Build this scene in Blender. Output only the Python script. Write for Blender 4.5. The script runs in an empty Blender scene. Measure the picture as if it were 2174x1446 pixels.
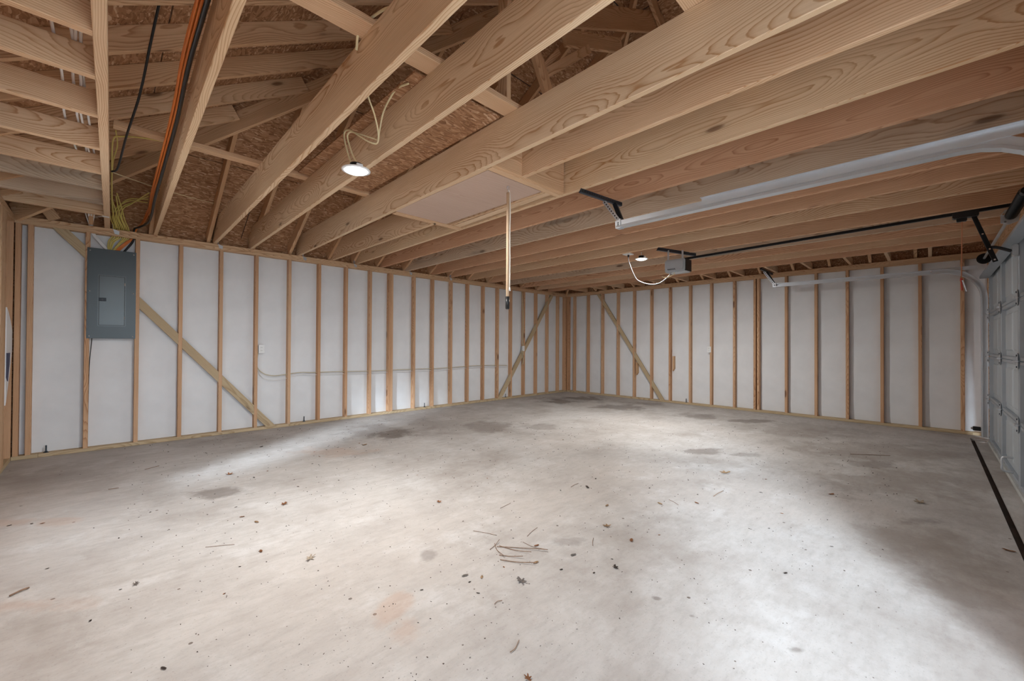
import bpy, bmesh, math, random
from mathutils import Vector, Matrix, noise
random.seed(7)
S = bpy.context.scene
COL = S.collection

# ---------------------------------------------------------------- camera
cd = bpy.data.cameras.new('camera'); cam = bpy.data.objects.new('camera', cd); COL.objects.link(cam)
Fv = Vector((0.7042673, 0.7098848, 0.0084346)); Rv = Vector((0.709869, -0.7043141, 0.0052516)); Uv = Vector((-0.0096687, -0.0022889, 0.9999506))
M = Matrix((Rv, Uv, -Fv)).transposed().to_4x4(); M.translation = Vector((-8.32931, -6.49372, 1.20015))
cam.matrix_world = M
cd.sensor_fit = 'HORIZONTAL'; cd.sensor_width = 36.0; cd.lens = 879.8 / 2174 * 36.0; cd.clip_start = 0.02; cd.clip_end = 200
S.camera = cam
# ---------------------------------------------------------------- world, daylight, exposure
SKY = 6.5
LAMP_W = 70.0
SUN = 9.0
w = bpy.data.worlds.new('sky'); S.world = w; w.use_nodes = True
bg = w.node_tree.nodes['Background']; bg.inputs[0].default_value = (0.74, 0.87, 1.0, 1); bg.inputs[1].default_value = SKY
S.view_settings.view_transform = 'Standard'; S.view_settings.look = 'None'
S.view_settings.exposure = 0.18; S.view_settings.gamma = 1.0; S.view_settings.use_curve_mapping = False
S.cycles.diffuse_bounces = 4; S.cycles.max_bounces = 8; S.cycles.adaptive_threshold = 0.15; S.cycles.use_denoising = True
S.cycles.sample_clamp_indirect = 6.0
def portal(name, loc, rot, sx, sy):
    l = bpy.data.lights.new(name, 'AREA'); l.shape = 'RECTANGLE'; l.size = sx; l.size_y = sy; l.cycles.is_portal = True
    o = bpy.data.objects.new(name, l); COL.objects.link(o); o.location = loc; o.rotation_euler = rot
portal('daylight_front_doorway', (-7.62, -7.22, 1.06), (math.radians(-90), 0, math.radians(180)), 2.44, 2.13)
portal('daylight_side_doorway', (-9.16, -2.68, 1.3), (math.radians(90), 0, math.radians(-90)), 0.6, 1.5)
sl = bpy.data.lights.new('hazy_sun', 'SUN'); sl.energy = SUN; sl.angle = math.radians(12); sl.color = (.76, .88, 1.0)
so = bpy.data.objects.new('hazy_sun', sl); COL.objects.link(so); so.rotation_euler = Vector((.86, .51, -.36)).to_track_quat('-Z', 'Y').to_euler(); so.location = (-14, -12, 6)

# ---------------------------------------------------------------- materials
def newmat(name):
    m = bpy.data.materials.new(name); m.use_nodes = True
    nt = m.node_tree; b = nt.nodes['Principled BSDF']
    return m, nt, b
def N(nt, typ, **kw):
    n = nt.nodes.new(typ)
    for k, v in kw.items():
        if k == 'ins':
            for a, c in v.items(): n.inputs[a].default_value = c
        else: setattr(n, k, v)
    return n
def ramp(nt, stops, src, interp='LINEAR'):
    r = nt.nodes.new('ShaderNodeValToRGB'); r.color_ramp.interpolation = interp
    e = r.color_ramp.elements
    while len(e) < len(stops): e.new(0.5)
    for i, (p, c) in enumerate(stops):
        e[i].position = p; e[i].color = (*c, 1) if len(c) == 3 else c
    nt.links.new(src, r.inputs[0]); return r.outputs[0]
def math_(nt, op, a, b=None, clamp=False):
    n = nt.nodes.new('ShaderNodeMath'); n.operation = op; n.use_clamp = clamp
    for i, v in enumerate((a, b)):
        if v is None: continue
        if isinstance(v, (int, float)): n.inputs[i].default_value = v
        else: nt.links.new(v, n.inputs[i])
    return n.outputs[0]
def mixc(nt, fac, a, b, mode='MIX'):
    n = nt.nodes.new('ShaderNodeMix'); n.data_type = 'RGBA'; n.blend_type = mode
    for s, v in ((n.inputs[0], fac), (n.inputs[6], a), (n.inputs[7], b)):
        if isinstance(v, (int, float)): s.default_value = v
        elif isinstance(v, tuple): s.default_value = (*v, 1) if len(v) == 3 else v
        else: nt.links.new(v, s)
    return n.outputs[2]
def mapping(nt, vec, scale=(1, 1, 1), rot=(0, 0, 0), loc=None):
    n = nt.nodes.new('ShaderNodeMapping'); n.inputs['Scale'].default_value = scale; n.inputs['Rotation'].default_value = rot
    nt.links.new(vec, n.inputs['Vector'])
    if loc is not None: nt.links.new(loc, n.inputs['Location'])
    return n.outputs[0]

def wood(name, tints, dark, ring=1.0, knot=0.5, rough=0.72, grey=0.0):
    """lumber: local X is the length of the board"""
    m, nt, b = newmat(name); L = nt.links
    tc = N(nt, 'ShaderNodeTexCoord'); oi = N(nt, 'ShaderNodeObjectInfo')
    wn = N(nt, 'ShaderNodeTexWhiteNoise', noise_dimensions='1D'); L.new(oi.outputs['Random'], wn.inputs['W'])
    off = N(nt, 'ShaderNodeVectorMath', operation='MULTIPLY'); L.new(wn.outputs['Color'], off.inputs[0]); off.inputs[1].default_value = (40, 0.16, 0.22)
    off2 = N(nt, 'ShaderNodeVectorMath', operation='ADD'); L.new(off.outputs[0], off2.inputs[0]); off2.inputs[1].default_value = (0, 0.03, -0.11)
    sh = N(nt, 'ShaderNodeVectorMath', operation='ADD'); L.new(tc.outputs['Object'], sh.inputs[0]); L.new(off2.outputs[0], sh.inputs[1])
    # slow warp of the ring centre along the board
    wv = mapping(nt, sh.outputs[0], (0.55, 0.9, 0.9))
    wnz = N(nt, 'ShaderNodeTexNoise', ins={'Scale': 1.6, 'Detail': 2.0, 'Roughness': 0.45}); L.new(wv, wnz.inputs['Vector'])
    wsub = N(nt, 'ShaderNodeVectorMath', operation='SUBTRACT'); L.new(wnz.outputs['Color'], wsub.inputs[0]); wsub.inputs[1].default_value = (.5, .5, .5)
    wsc = N(nt, 'ShaderNodeVectorMath', operation='MULTIPLY'); L.new(wsub.outputs[0], wsc.inputs[0]); wsc.inputs[1].default_value = (0, .20, .20)
    p2 = N(nt, 'ShaderNodeVectorMath', operation='ADD'); L.new(sh.outputs[0], p2.inputs[0]); L.new(wsc.outputs[0], p2.inputs[1])
    sq = mapping(nt, p2.outputs[0], (0.0, 1, 1))
    ln = N(nt, 'ShaderNodeVectorMath', operation='LENGTH'); L.new(sq, ln.inputs[0])
    fz = N(nt, 'ShaderNodeTexNoise', ins={'Scale': 30.0, 'Detail': 2.0}); L.new(mapping(nt, sh.outputs[0], (0.06, 1, 1)), fz.inputs['Vector'])
    rr = math_(nt, 'ADD', math_(nt, 'MULTIPLY', ln.outputs['Value'], 125.0 * ring), math_(nt, 'MULTIPLY', fz.outputs['Fac'], 1.1))
    fr = math_(nt, 'FRACT', rr)
    late = ramp(nt, [(0.0, (0, 0, 0)), (0.5, (.07, .07, .07)), (0.78, (.5, .5, .5)), (0.9, (1, 1, 1)), (0.96, (.7, .7, .7)), (1.0, (0, 0, 0))], fr)
    st = N(nt, 'ShaderNodeTexNoise', ins={'Scale': 120.0, 'Detail': 3.0}); L.new(mapping(nt, sh.outputs[0], (0.03, 1, 1)), st.inputs['Vector'])
    big = N(nt, 'ShaderNodeTexNoise', ins={'Scale': 2.2, 'Detail': 2.0}); L.new(mapping(nt, sh.outputs[0], (0.4, 2, 2)), big.inputs['Vector'])
    n = len(tints)
    tint = ramp(nt, [(i / max(1, n - 1), t) for i, t in enumerate(tints)], oi.outputs['Random'])
    tint = mixc(nt, math_(nt, 'MULTIPLY', ramp(nt, [(.35, (0, 0, 0)), (.7, (1, 1, 1))], big.outputs['Fac']), .45), tint, mixc(nt, 0.35, tint, dark))
    amp = math_(nt, 'MULTIPLY', late, ramp(nt, [(.3, (.45, .45, .45)), (.7, (1, 1, 1))], big.outputs['Fac']))
    c = mixc(nt, amp, tint, dark)
    c = mixc(nt, math_(nt, 'MULTIPLY', ramp(nt, [(.4, (0, 0, 0)), (.75, (1, 1, 1))], st.outputs['Fac']), .22), c, dark)
    # knots
    vo = N(nt, 'ShaderNodeTexVoronoi', ins={'Scale': 1.0}); L.new(mapping(nt, sh.outputs[0], (2.0, 7.0, 7.0)), vo.inputs['Vector'])
    kn = ramp(nt, [(0.0, (1, 1, 1)), (0.10, (.85, .85, .85)), (0.15, (.15, .15, .15)), (0.24, (0, 0, 0))], vo.outputs['Distance'])
    sel = math_(nt, 'GREATER_THAN', N_sep(nt, vo.outputs['Color']), 1.0 - knot)
    c = mixc(nt, math_(nt, 'MULTIPLY', math_(nt, 'MULTIPLY', kn, sel), .85), c, (dark[0] * .28, dark[1] * .2, dark[2] * .17))
    if grey:
        gz = N(nt, 'ShaderNodeTexNoise', ins={'Scale': 1.3, 'Detail': 4.0}); L.new(mapping(nt, sh.outputs[0], (.8, 6, 6)), gz.inputs['Vector'])
        c = mixc(nt, math_(nt, 'MULTIPLY', ramp(nt, [(.55, (0, 0, 0)), (.72, (1, 1, 1))], gz.outputs['Fac']), grey), c, (.20, .17, .14))
    L.new(c, b.inputs['Base Color']); b.inputs['Roughness'].default_value = rough; b.inputs['Specular IOR Level'].default_value = 0.25
    return m
def N_sep(nt, col):
    s = nt.nodes.new('ShaderNodeSeparateColor'); nt.links.new(col, s.inputs[0]); return s.outputs[0]
def osb(name, gain=1.0):
    m, nt, b = newmat(name); L = nt.links
    tc = N(nt, 'ShaderNodeTexCoord'); layers = []
    for k, (rot, sc) in enumerate(((0.35, 1), (-0.5, 1.15), (1.35, .9), (0.0, 1.3))):
        nz = N(nt, 'ShaderNodeTexNoise', ins={'Scale': 3.0 + k, 'Detail': 1.0}); L.new(tc.outputs['Object'], nz.inputs['Vector'])
        d = N(nt, 'ShaderNodeVectorMath', operation='MULTIPLY'); L.new(nz.outputs['Color'], d.inputs[0]); d.inputs[1].default_value = (.12, .12, 0)
        a = N(nt, 'ShaderNodeVectorMath', operation='ADD'); L.new(tc.outputs['Object'], a.inputs[0]); L.new(d.outputs[0], a.inputs[1])
        v = N(nt, 'ShaderNodeTexVoronoi', ins={'Scale': 1.0, 'Randomness': 1.0}); L.new(mapping(nt, a.outputs[0], (15 * sc, 70 * sc, 70 * sc), (0, 0, rot + k)), v.inputs['Vector'])
        layers.append(v)
    sel = N(nt, 'ShaderNodeTexVoronoi', ins={'Scale': 22.0}); L.new(tc.outputs['Object'], sel.inputs['Vector'])
    s = N_sep(nt, sel.outputs['Color'])
    base = N_sep(nt, layers[0].outputs['Color'])
    v = base
    for k in (1, 2, 3):
        n = nt.nodes.new('ShaderNodeMix'); L.new(math_(nt, 'GREATER_THAN', s, .25 * k), n.inputs[0]); L.new(v, n.inputs[2]); L.new(N_sep(nt, layers[k].outputs['Color']), n.inputs[3]); v = n.outputs[0]
    g = gain
    c = ramp(nt, [(0, (.24 * g, .115 * g, .055 * g)), (.35, (.34 * g, .17 * g, .085 * g)), (.7, (.42 * g, .225 * g, .118 * g)), (.92, (.52 * g, .31 * g, .18 * g)), (1, (.64 * g, .44 * g, .29 * g))], v)
    L.new(c, b.inputs['Base Color']); b.inputs['Roughness'].default_value = .7; b.inputs['Specular IOR Level'].default_value = .2
    return m
def plain(name, col, rough=.5, metal=0.0, var=0.0, vscale=6.0, bump=0.0, spec=.4):
    m, nt, b = newmat(name); L = nt.links
    tc = N(nt, 'ShaderNodeTexCoord'); nz = N(nt, 'ShaderNodeTexNoise', ins={'Scale': vscale, 'Detail': 4.0}); L.new(tc.outputs['Object'], nz.inputs['Vector'])
    d = tuple(x * (1 - var) for x in col); u = tuple(min(1, x * (1 + var)) for x in col)
    L.new(ramp(nt, [(.3, d), (.7, u)], nz.outputs['Fac']), b.inputs['Base Color'])
    b.inputs['Roughness'].default_value = rough; b.inputs['Metallic'].default_value = metal; b.inputs['Specular IOR Level'].default_value = spec
    if bump:
        bp = N(nt, 'ShaderNodeBump', ins={'Strength': bump, 'Distance': .01}); L.new(nz.outputs['Fac'], bp.inputs['Height']); L.new(bp.outputs[0], b.inputs['Normal'])
    return m
STAIN = [[-1.45,-1.02,.347,.288,.9],[-.7,-1.09,.366,.281,.9],[-1.12,-1.02,.56,.38,.5],[-1.25,-2.35,.405,.297,.7],[-.44,-2.41,.288,.202,.6],[-1.1,-3.7,.241,.236,.6],[-1.08,-4.49,.334,.141,.7],[-4.29,-1.98,.275,.346,.5],[-3.79,-2.45,.207,.243,.5],[-5.6,-1.48,.249,.227,.8],[-5.64,-1.16,.387,.366,.4],[-3.46,-4.71,.213,.125,.7],[-3.3,-5.06,.155,.078,.5],[-7.65,-2.49,.207,.093,.7],[-4.3,-6.46,.13,.062,.5],[-2.76,-6.07,.192,.101,.45],[-6.3,-4.94,.08,.042,.4],[-6.23,-4.97,.072,.031,.3],[-6.45,-5.58,.018,.014,.7],[-6.46,-5.75,.017,.013,.5],[-6.37,-6.12,.03,.015,.6],[-7.0,-4.49,.037,.052,.5]]
RUST = [[-7.37,-4.77,.047,.101,.6],[-7.41,-4.95,.055,.068,.5],[-6.53,-1.84,.363,.157,.5],[-8.53,-2.4,.125,.058,.5],[-8.74,-2.22,.124,.056,.6],[-8.55,-3.6,.2,.06,.5]]
DIRTY = [[-4.75,-6.42,.35,.2,.55],[-3.4,-6.25,.6,.3,.6],[-2.0,-6.1,.8,.4,.55],[-1.2,-5.2,.7,.5,.45],[-5.3,-6.65,.22,.14,.5],[-2.6,-6.95,1.2,.3,.55],[-8.6,-1.2,.5,.3,.3],[-4.6,-1.6,.7,.5,.3]]
def concrete(name):
    m, nt, b = newmat(name); L = nt.links
    tc = N(nt, 'ShaderNodeTexCoord'); P = tc.outputs['Object']
    def nz(scale, detail=4.0, rough=.55, vec=P):
        n = N(nt, 'ShaderNodeTexNoise', ins={'Scale': scale, 'Detail': detail, 'Roughness': rough}); L.new(vec, n.inputs['Vector']); return n.outputs['Fac']
    c = ramp(nt, [(.30, (.30, .268, .24)), (.44, (.405, .375, .35)), (.56, (.475, .452, .43)), (.72, (.55, .535, .52))], nz(1.1, 9.0, .68))
    c = mixc(nt, math_(nt, 'MULTIPLY', ramp(nt, [(.5, (0, 0, 0)), (.68, (1, 1, 1))], nz(.55, 5.0)), .5), c, (.41, .345, .295))
    trow = nz(5.0, 5.0, .6, mapping(nt, P, (.5, 2.2, 1), (0, 0, .75)))
    c = mixc(nt, math_(nt, 'MULTIPLY', ramp(nt, [(.48, (0, 0, 0)), (.7, (1, 1, 1))], trow), .35), c, (.33, .29, .262))
    c = mixc(nt, math_(nt, 'MULTIPLY', ramp(nt, [(.52, (0, 0, 0)), (.66, (1, 1, 1))], nz(2.6, 7.0, .7)), .4), c, (.60, .59, .58))
    fine = nz(22.0, 5.0, .7, mapping(nt, P, (.45, 1.3, 1), (0, 0, .75)))
    c = mixc(nt, math_(nt, 'MULTIPLY', ramp(nt, [(.38, (1, 1, 1)), (.52, (0, 0, 0))], fine), .2), c, (.27, .24, .22))
    spk = nz(90.0, 2.0)
    c = mixc(nt, math_(nt, 'MULTIPLY', ramp(nt, [(.62, (0, 0, 0)), (.72, (1, 1, 1))], spk), .35), c, (.22, .19, .17))
    vd = N(nt, 'ShaderNodeTexVoronoi', ins={'Scale': 7.0}); L.new(P, vd.inputs['Vector'])
    dots = math_(nt, 'LESS_THAN', vd.outputs['Distance'], .06)
    c = mixc(nt, math_(nt, 'MULTIPLY', dots, math_(nt, 'GREATER_THAN', N_sep(nt, vd.outputs['Color']), .55)), c, (.17, .14, .12))
    # stains, each with its own outline
    wz = N(nt, 'ShaderNodeTexNoise', ins={'Scale': 3.2, 'Detail': 6.0, 'Roughness': .65}); L.new(P, wz.inputs['Vector'])
    wf = math_(nt, 'MULTIPLY', math_(nt, 'SUBTRACT', wz.outputs['Fac'], .5), 4.2)
    PR = mapping(nt, P, (1, 1, 1), (0, 0, math.radians(45)))
    def blobs(lst):
        tot = None
        for x, y, a, f, s in lst:
            # work in axes turned by 45 degrees: u along (1,-1), v along (1,1)
            u0, v0 = (x - y) * .70711, (x + y) * .70711
            q2 = N(nt, 'ShaderNodeVectorMath', operation='MULTIPLY_ADD'); L.new(PR, q2.inputs[0]); q2.inputs[1].default_value = (.9 / a, .9 / f, 0); q2.inputs[2].default_value = (-u0 * .9 / a, -v0 * .9 / f, 0)
            ln = N(nt, 'ShaderNodeVectorMath', operation='LENGTH'); L.new(q2.outputs[0], ln.inputs[0])
            v = math_(nt, 'ADD', math_(nt, 'SUBTRACT', 1.25, ln.outputs['Value']), wf)
            v = math_(nt, 'MULTIPLY', math_(nt, 'MULTIPLY', math_(nt, 'MINIMUM', v, math_(nt, 'SUBTRACT', 2.2, ln.outputs['Value'])), 1.6, True), s)
            tot = v if tot is None else math_(nt, 'MAXIMUM', tot, v)
        return tot
    c = mixc(nt, math_(nt, 'MULTIPLY', blobs(STAIN), .8), c, (.115, .09, .075))
    c = mixc(nt, math_(nt, 'MULTIPLY', blobs(RUST), .55), c, (.42, .25, .16))
    c = mixc(nt, math_(nt, 'MULTIPLY', blobs(DIRTY), .75), c, (.22, .18, .15))
    L.new(c, b.inputs['Base Color'])
    L.new(ramp(nt, [(.3, (.62, .62, .62)), (.7, (.82, .82, .82))], nz(3.0)), b.inputs['Roughness']); b.inputs['Specular IOR Level'].default_value = .35
    bp = N(nt, 'ShaderNodeBump', ins={'Strength': .12, 'Distance': .006}); L.new(nz(28.0, 2.0), bp.inputs['Height']); L.new(bp.outputs[0], b.inputs['Normal'])
    return m
def emit(name, col, st):
    m, nt, b = newmat(name); b.inputs['Base Color'].default_value = (.9, .9, .9, 1); b.inputs['Emission Color'].default_value = (*col, 1); b.inputs['Emission Strength'].default_value = st; return m

W_JOIST = wood('joist_lumber', [(.78, .58, .385), (.74, .50, .315), (.80, .62, .43), (.72, .465, .28), (.77, .565, .37)], (.40, .18, .065), 1.0, .22)
W_NEAR = wood('near_joist_lumber', [(.80, .61, .41), (.78, .57, .36), (.82, .65, .46)], (.42, .20, .075), 1.15, .3)
W_FIR = wood('fir_lumber', [(.72, .44, .275), (.76, .50, .315), (.68, .40, .245)], (.38, .165, .075), .9, .25)
W_STUD = wood('stud_lumber', [(.64, .40, .235), (.68, .45, .28), (.60, .36, .205), (.69, .475, .305)], (.34, .15, .065), 1.2, .5)
W_PLATE = wood('plate_lumber', [(.64, .42, .25), (.68, .48, .30)], (.36, .18, .08), 1.1, .4)
W_TREAT = wood('treated_lumber', [(.52, .41, .26), (.56, .44, .285)], (.32, .215, .115), 1.1, .35)
W_RAFT = wood('rafter_lumber', [(.72, .46, .27), (.76, .52, .32), (.68, .42, .235)], (.36, .16, .06), .9, .5)
W_GREY = wood('weathered_lumber', [(.62, .47, .34), (.66, .52, .38)], (.34, .20, .11), 1.0, .4, grey=.6)
W_PLY = wood('hatch_plywood', [(.60, .44, .35), (.61, .45, .36)], (.47, .31, .23), .35, .05)
W_POLE = wood('dowel_wood', [(.70, .52, .36), (.72, .55, .38)], (.55, .35, .2), 1.0, .02)
OSB = osb('osb_sheathing'); 
CONC = concrete('concrete_floor')
BATT = plain('insulation_facing', (.74, .745, .755), .75, 0, .05, 3.0, .35, .25)
DIRT = plain('groove_shade', (.06, .04, .03), .9, 0, .3)  # near-black: shadow inside the door groove, put into the colour
PANEL = plain('panel_paint', (.050, .062, .067), .38, .2, .06, 2.0, 0, .5)
PANELD = plain('panel_door_paint', (.078, .088, .09), .33, .35, .06, 2.0, 0, .5)
BLACK = plain('black_plastic', (.012, .012, .013), .4, 0, .1)
BLKMET = plain('black_metal', (.02, .021, .023), .35, .6, .1)
DGREY = plain('dark_steel', (.06, .075, .095), .4, .7, .1)
GALV = plain('galvanised_steel', (.60, .635, .67), .34, .6, .04, 8.0)
DOORM = plain('door_steel', (.42, .46, .50), .42, .45, .06, 4.0)
DOORP = plain('door_panel_skin', (.46, .50, .53), .5, .2, .06, 4.0)
CHROME = plain('zinc_screws', (.85, .86, .88), .22, 1.0, .02)
WHITE = plain('white_plastic', (.80, .80, .79), .4, 0, .02)
GREYP = plain('opener_grey', (.42, .44, .46), .38, .3, .05, 5.0)
YEL = plain('yellow_cable', (.66, .54, .16), .45, 0, .08)
PALEY = plain('pale_yellow_cable', (.78, .66, .40), .45, 0, .05)
ORG = plain('orange_cable', (.68, .19, .035), .45, 0, .08)
WCAB = plain('white_cable', (.74, .73, .72), .45, 0, .04)
TANC = plain('tan_cable', (.52, .45, .30), .5, 0, .05)
RED = plain('red_handle', (.45, .05, .03), .45, 0, .05)
ROPE = plain('cotton_rope', (.78, .72, .64), .85, 0, .06, 60.0)
WRAP = plain('house_wrap', (.80, .80, .80), .6, 0, .04)
NAVY = plain('navy_print', (.02, .03, .09), .6, 0, .1)
LEAFM = [plain('leaf_brown', (.30, .13, .055), .8, 0, .3, 40.0), plain('leaf_tan', (.42, .28, .16), .8, 0, .25, 40.0), plain('leaf_dark', (.075, .055, .045), .8, 0, .3, 40.0), plain('leaf_grey', (.22, .19, .17), .8, 0, .25, 40.0), plain('leaf_pale', (.55, .46, .36), .8, 0, .2, 40.0)]
TWIGM = plain('twig_bark', (.20, .12, .075), .85, 0, .3, 50.0)
LENS = emit('led_lens', (.93, .97, 1.0), 14.0)
GROUND = plain('driveway_concrete', (.58, .57, .55), .9, 0, .15, 1.5)
WSEAL = plain('weather_seal', (.42, .42, .40), .6, 0, .1)
INKM = plain('stamp_ink', (.05, .035, .03), .8, 0, .1)

# ---------------------------------------------------------------- helpers
def link(name, me, mat, parent=None):
    o = bpy.data.objects.new(name, me); COL.objects.link(o)
    if mat is not None and not me.materials: me.materials.append(mat)
    if parent is not None: o.parent = parent
    return o
def tag(o, label, cat, group=None, kind=None):
    o['label'] = label; o['category'] = cat
    if group: o['group'] = group
    if kind: o['kind'] = kind
    return o
def empty(name, loc=(0, 0, 0), rz=0.0):
    o = bpy.data.objects.new(name, None); COL.objects.link(o); o.location = loc; o.rotation_euler = (0, 0, rz); o.empty_display_size = .05
    return o
def mesh(bm, name='m', smooth=False):
    me = bpy.data.meshes.new(name); bmesh.ops.recalc_face_normals(bm, faces=bm.faces[:]); bm.to_mesh(me); bm.free()
    if smooth:
        for p in me.polygons: p.use_smooth = True
    return me
def prism(bm, pts, h0, h1, axis='x', fr=None):
    """extrude a 2-D outline; axis x: pts are (y,z), axis y: pts (x,z), axis z: pts (x,y)"""
    def mk(p, h): return {'x': (h, p[0], p[1]), 'y': (p[0], h, p[1]), 'z': (p[0], p[1], h)}[axis]
    a = [bm.verts.new(mk(p, h0)) for p in pts]; b = [bm.verts.new(mk(p, h1)) for p in pts]
    n = len(pts); bm.faces.new(a); bm.faces.new(b[::-1])
    for i in range(n): bm.faces.new((a[i], a[(i + 1) % n], b[(i + 1) % n], b[i]))
def addbox(bm, lo, hi, ch=0.0):
    (x0, y0, z0), (x1, y1, z1) = lo, hi
    if ch: prism(bm, [(y0 + ch, z0), (y1 - ch, z0), (y1, z0 + ch), (y1, z1 - ch), (y1 - ch, z1), (y0 + ch, z1), (y0, z1 - ch), (y0, z0 + ch)], x0, x1, 'x')
    else: prism(bm, [(y0, z0), (y1, z0), (y1, z1), (y0, z1)], x0, x1, 'x')
def box(name, lo, hi, mat, parent=None, ch=0.0):
    c = Vector([(a + b) / 2 for a, b in zip(lo, hi)])
    bm = bmesh.new(); addbox(bm, Vector(lo) - c, Vector(hi) - c, ch)
    o = link(name, mesh(bm), mat, parent); o.location = c; return o
def board(name, p0, p1, wy, wz, mat, parent=None, up=(0, 0, 1), ch=.003):
    """lumber from p0 to p1 (centre line of the section); local X runs along it, local Z is nearest to up"""
    p0 = Vector(p0); p1 = Vector(p1); d = p1 - p0; ln = d.length; x = d.normalized()
    y = Vector(up).cross(x).normalized(); z = x.cross(y)
    bm = bmesh.new(); addbox(bm, (-ln / 2, -wy / 2, -wz / 2), (ln / 2, wy / 2, wz / 2), ch)
    o = link(name, mesh(bm), mat, parent)
    m = Matrix((x, y, z)).transposed().to_4x4(); m.translation = (p0 + p1) / 2
    o.matrix_world = m if parent is None else m
    return o
def cyl(bm, p0, p1, r0, r1=None, n=12, cap=True):
    p0 = Vector(p0); p1 = Vector(p1); d = (p1 - p0).normalized(); r1 = r0 if r1 is None else r1
    a = d.orthogonal().normalized(); b = d.cross(a)
    A = [bm.verts.new(p0 + (a * math.cos(t) + b * math.sin(t)) * r0) for t in [2 * math.pi * i / n for i in range(n)]]
    B = [bm.verts.new(p1 + (a * math.cos(t) + b * math.sin(t)) * r1) for t in [2 * math.pi * i / n for i in range(n)]]
    for i in range(n): bm.faces.new((A[i], A[(i + 1) % n], B[(i + 1) % n], B[i]))
    if cap: bm.faces.new(A[::-1]); bm.faces.new(B)
def lathe(bm, prof, n=28, c=(0, 0, 0)):
    rings = []
    for r, z in prof:
        rings.append([bm.verts.new((c[0] + r * math.cos(2 * math.pi * i / n), c[1] + r * math.sin(2 * math.pi * i / n), c[2] + z)) for i in range(n)] if r > 1e-6 else [bm.verts.new((c[0], c[1], c[2] + z))])
    for a, b in zip(rings, rings[1:]):
        for i in range(n):
            j = (i + 1) % n
            if len(a) == 1 and len(b) == 1: continue
            if len(a) == 1: bm.faces.new((a[0], b[i], b[j]))
            elif len(b) == 1: bm.faces.new((a[i], a[j], b[0]))
            else: bm.faces.new((a[i], a[j], b[j], b[i]))
def spline(pts, k=8):
    P = [Vector(p) for p in pts]; P = [P[0] * 2 - P[1]] + P + [P[-1] * 2 - P[-2]]; out = []
    for i in range(1, len(P) - 2):
        a, b, c, d = P[i - 1:i + 3]
        for s in range(k):
            t = s / k
            out.append(.5 * ((2 * b) + (c - a) * t + (2 * a - 5 * b + 4 * c - d) * t * t + (3 * b - a - 3 * c + d) * t ** 3))
    out.append(P[-2]); return out
def sweep(bm, pts, r, n=7, flat=1.0):
    d0 = (pts[1] - pts[0]).normalized(); a = d0.orthogonal().normalized(); rings = []
    for i, p in enumerate(pts):
        d = (pts[min(i + 1, len(pts) - 1)] - pts[max(i - 1, 0)]).normalized()
        a = (a - d * a.dot(d)).normalized(); b = d.cross(a)
        rings.append([bm.verts.new(p + (a * math.cos(t) * flat + b * math.sin(t)) * r) for t in [2 * math.pi * j / n for j in range(n)]])
    for A, B in zip(rings, rings[1:]):
        for j in range(n): bm.faces.new((A[j], A[(j + 1) % n], B[(j + 1) % n], B[j]))
    bm.faces.new(rings[0][::-1]); bm.faces.new(rings[-1])
def cable(name, pts, r, mat, label, group=None, flat=1.0, k=8, parent=None, straight=False):
    P = [Vector(p) for p in pts] if straight else spline(pts, k)
    o0 = P[0].copy(); bm = bmesh.new(); sweep(bm, [p - o0 for p in P], r, 7, flat)
    o = link(name, mesh(bm, smooth=True), mat, parent); o.location = o0
    if label: tag(o, label, 'cable', group)
    return o
def lerp(a, b, t): return a + (b - a) * t
Z = 2.4766                       # top of the wall plates = underside of the joists
PH = .0382                       # 2x thickness
def clip(poly, f):
    out = []
    for i in range(len(poly)):
        a, b = poly[i], poly[(i + 1) % len(poly)]; fa, fb = f(a), f(b)
        if fa >= 0: out.append(a)
        if (fa >= 0) != (fb >= 0): t = fa / (fa - fb); out.append(tuple(lerp(u, v, t) for u, v in zip(a, b)))
    return out

# ================================================================ FLOOR
fl = empty('floor'); tag(fl, 'stained grey concrete slab floor scattered with leaf litter', 'floor', kind='structure')
box('slab', (-9.2, -6.862, -.12), (.25, .2, 0), CONC, fl).name = 'slab'
s2 = box('slab', (-9.2, -7.25, -.12), (-5.36, -6.862, 0), CONC, fl)
s3 = box('slab', (-.235, -7.25, -.12), (.25, -6.862, 0), CONC, fl)
s4 = box('door_apron', (-5.36, -7.6, -.13), (-.235, -6.905, -.012), CONC, fl)
for o in (s2, s3, s4): pass
bm = bmesh.new(); addbox(bm, (-5.36, -6.905, -.12), (-.235, -6.862, -.035)); link('groove_shade', mesh(bm), DIRT, fl)  # dark strip painted as the shadow at the bottom of the groove
for o in [c for c in fl.children if c.name.startswith(('slab', 'door_apron'))]:      # texture space shared by the whole floor
    off = o.location.copy(); o.data.transform(Matrix.Translation(off)); o.location = (0, 0, 0)
gr = box('ground', (-45, -50, -.3), (35, 40, -.14), GROUND); tag(gr, 'pale concrete driveway and yard around the garage', 'ground', kind='structure')

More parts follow.
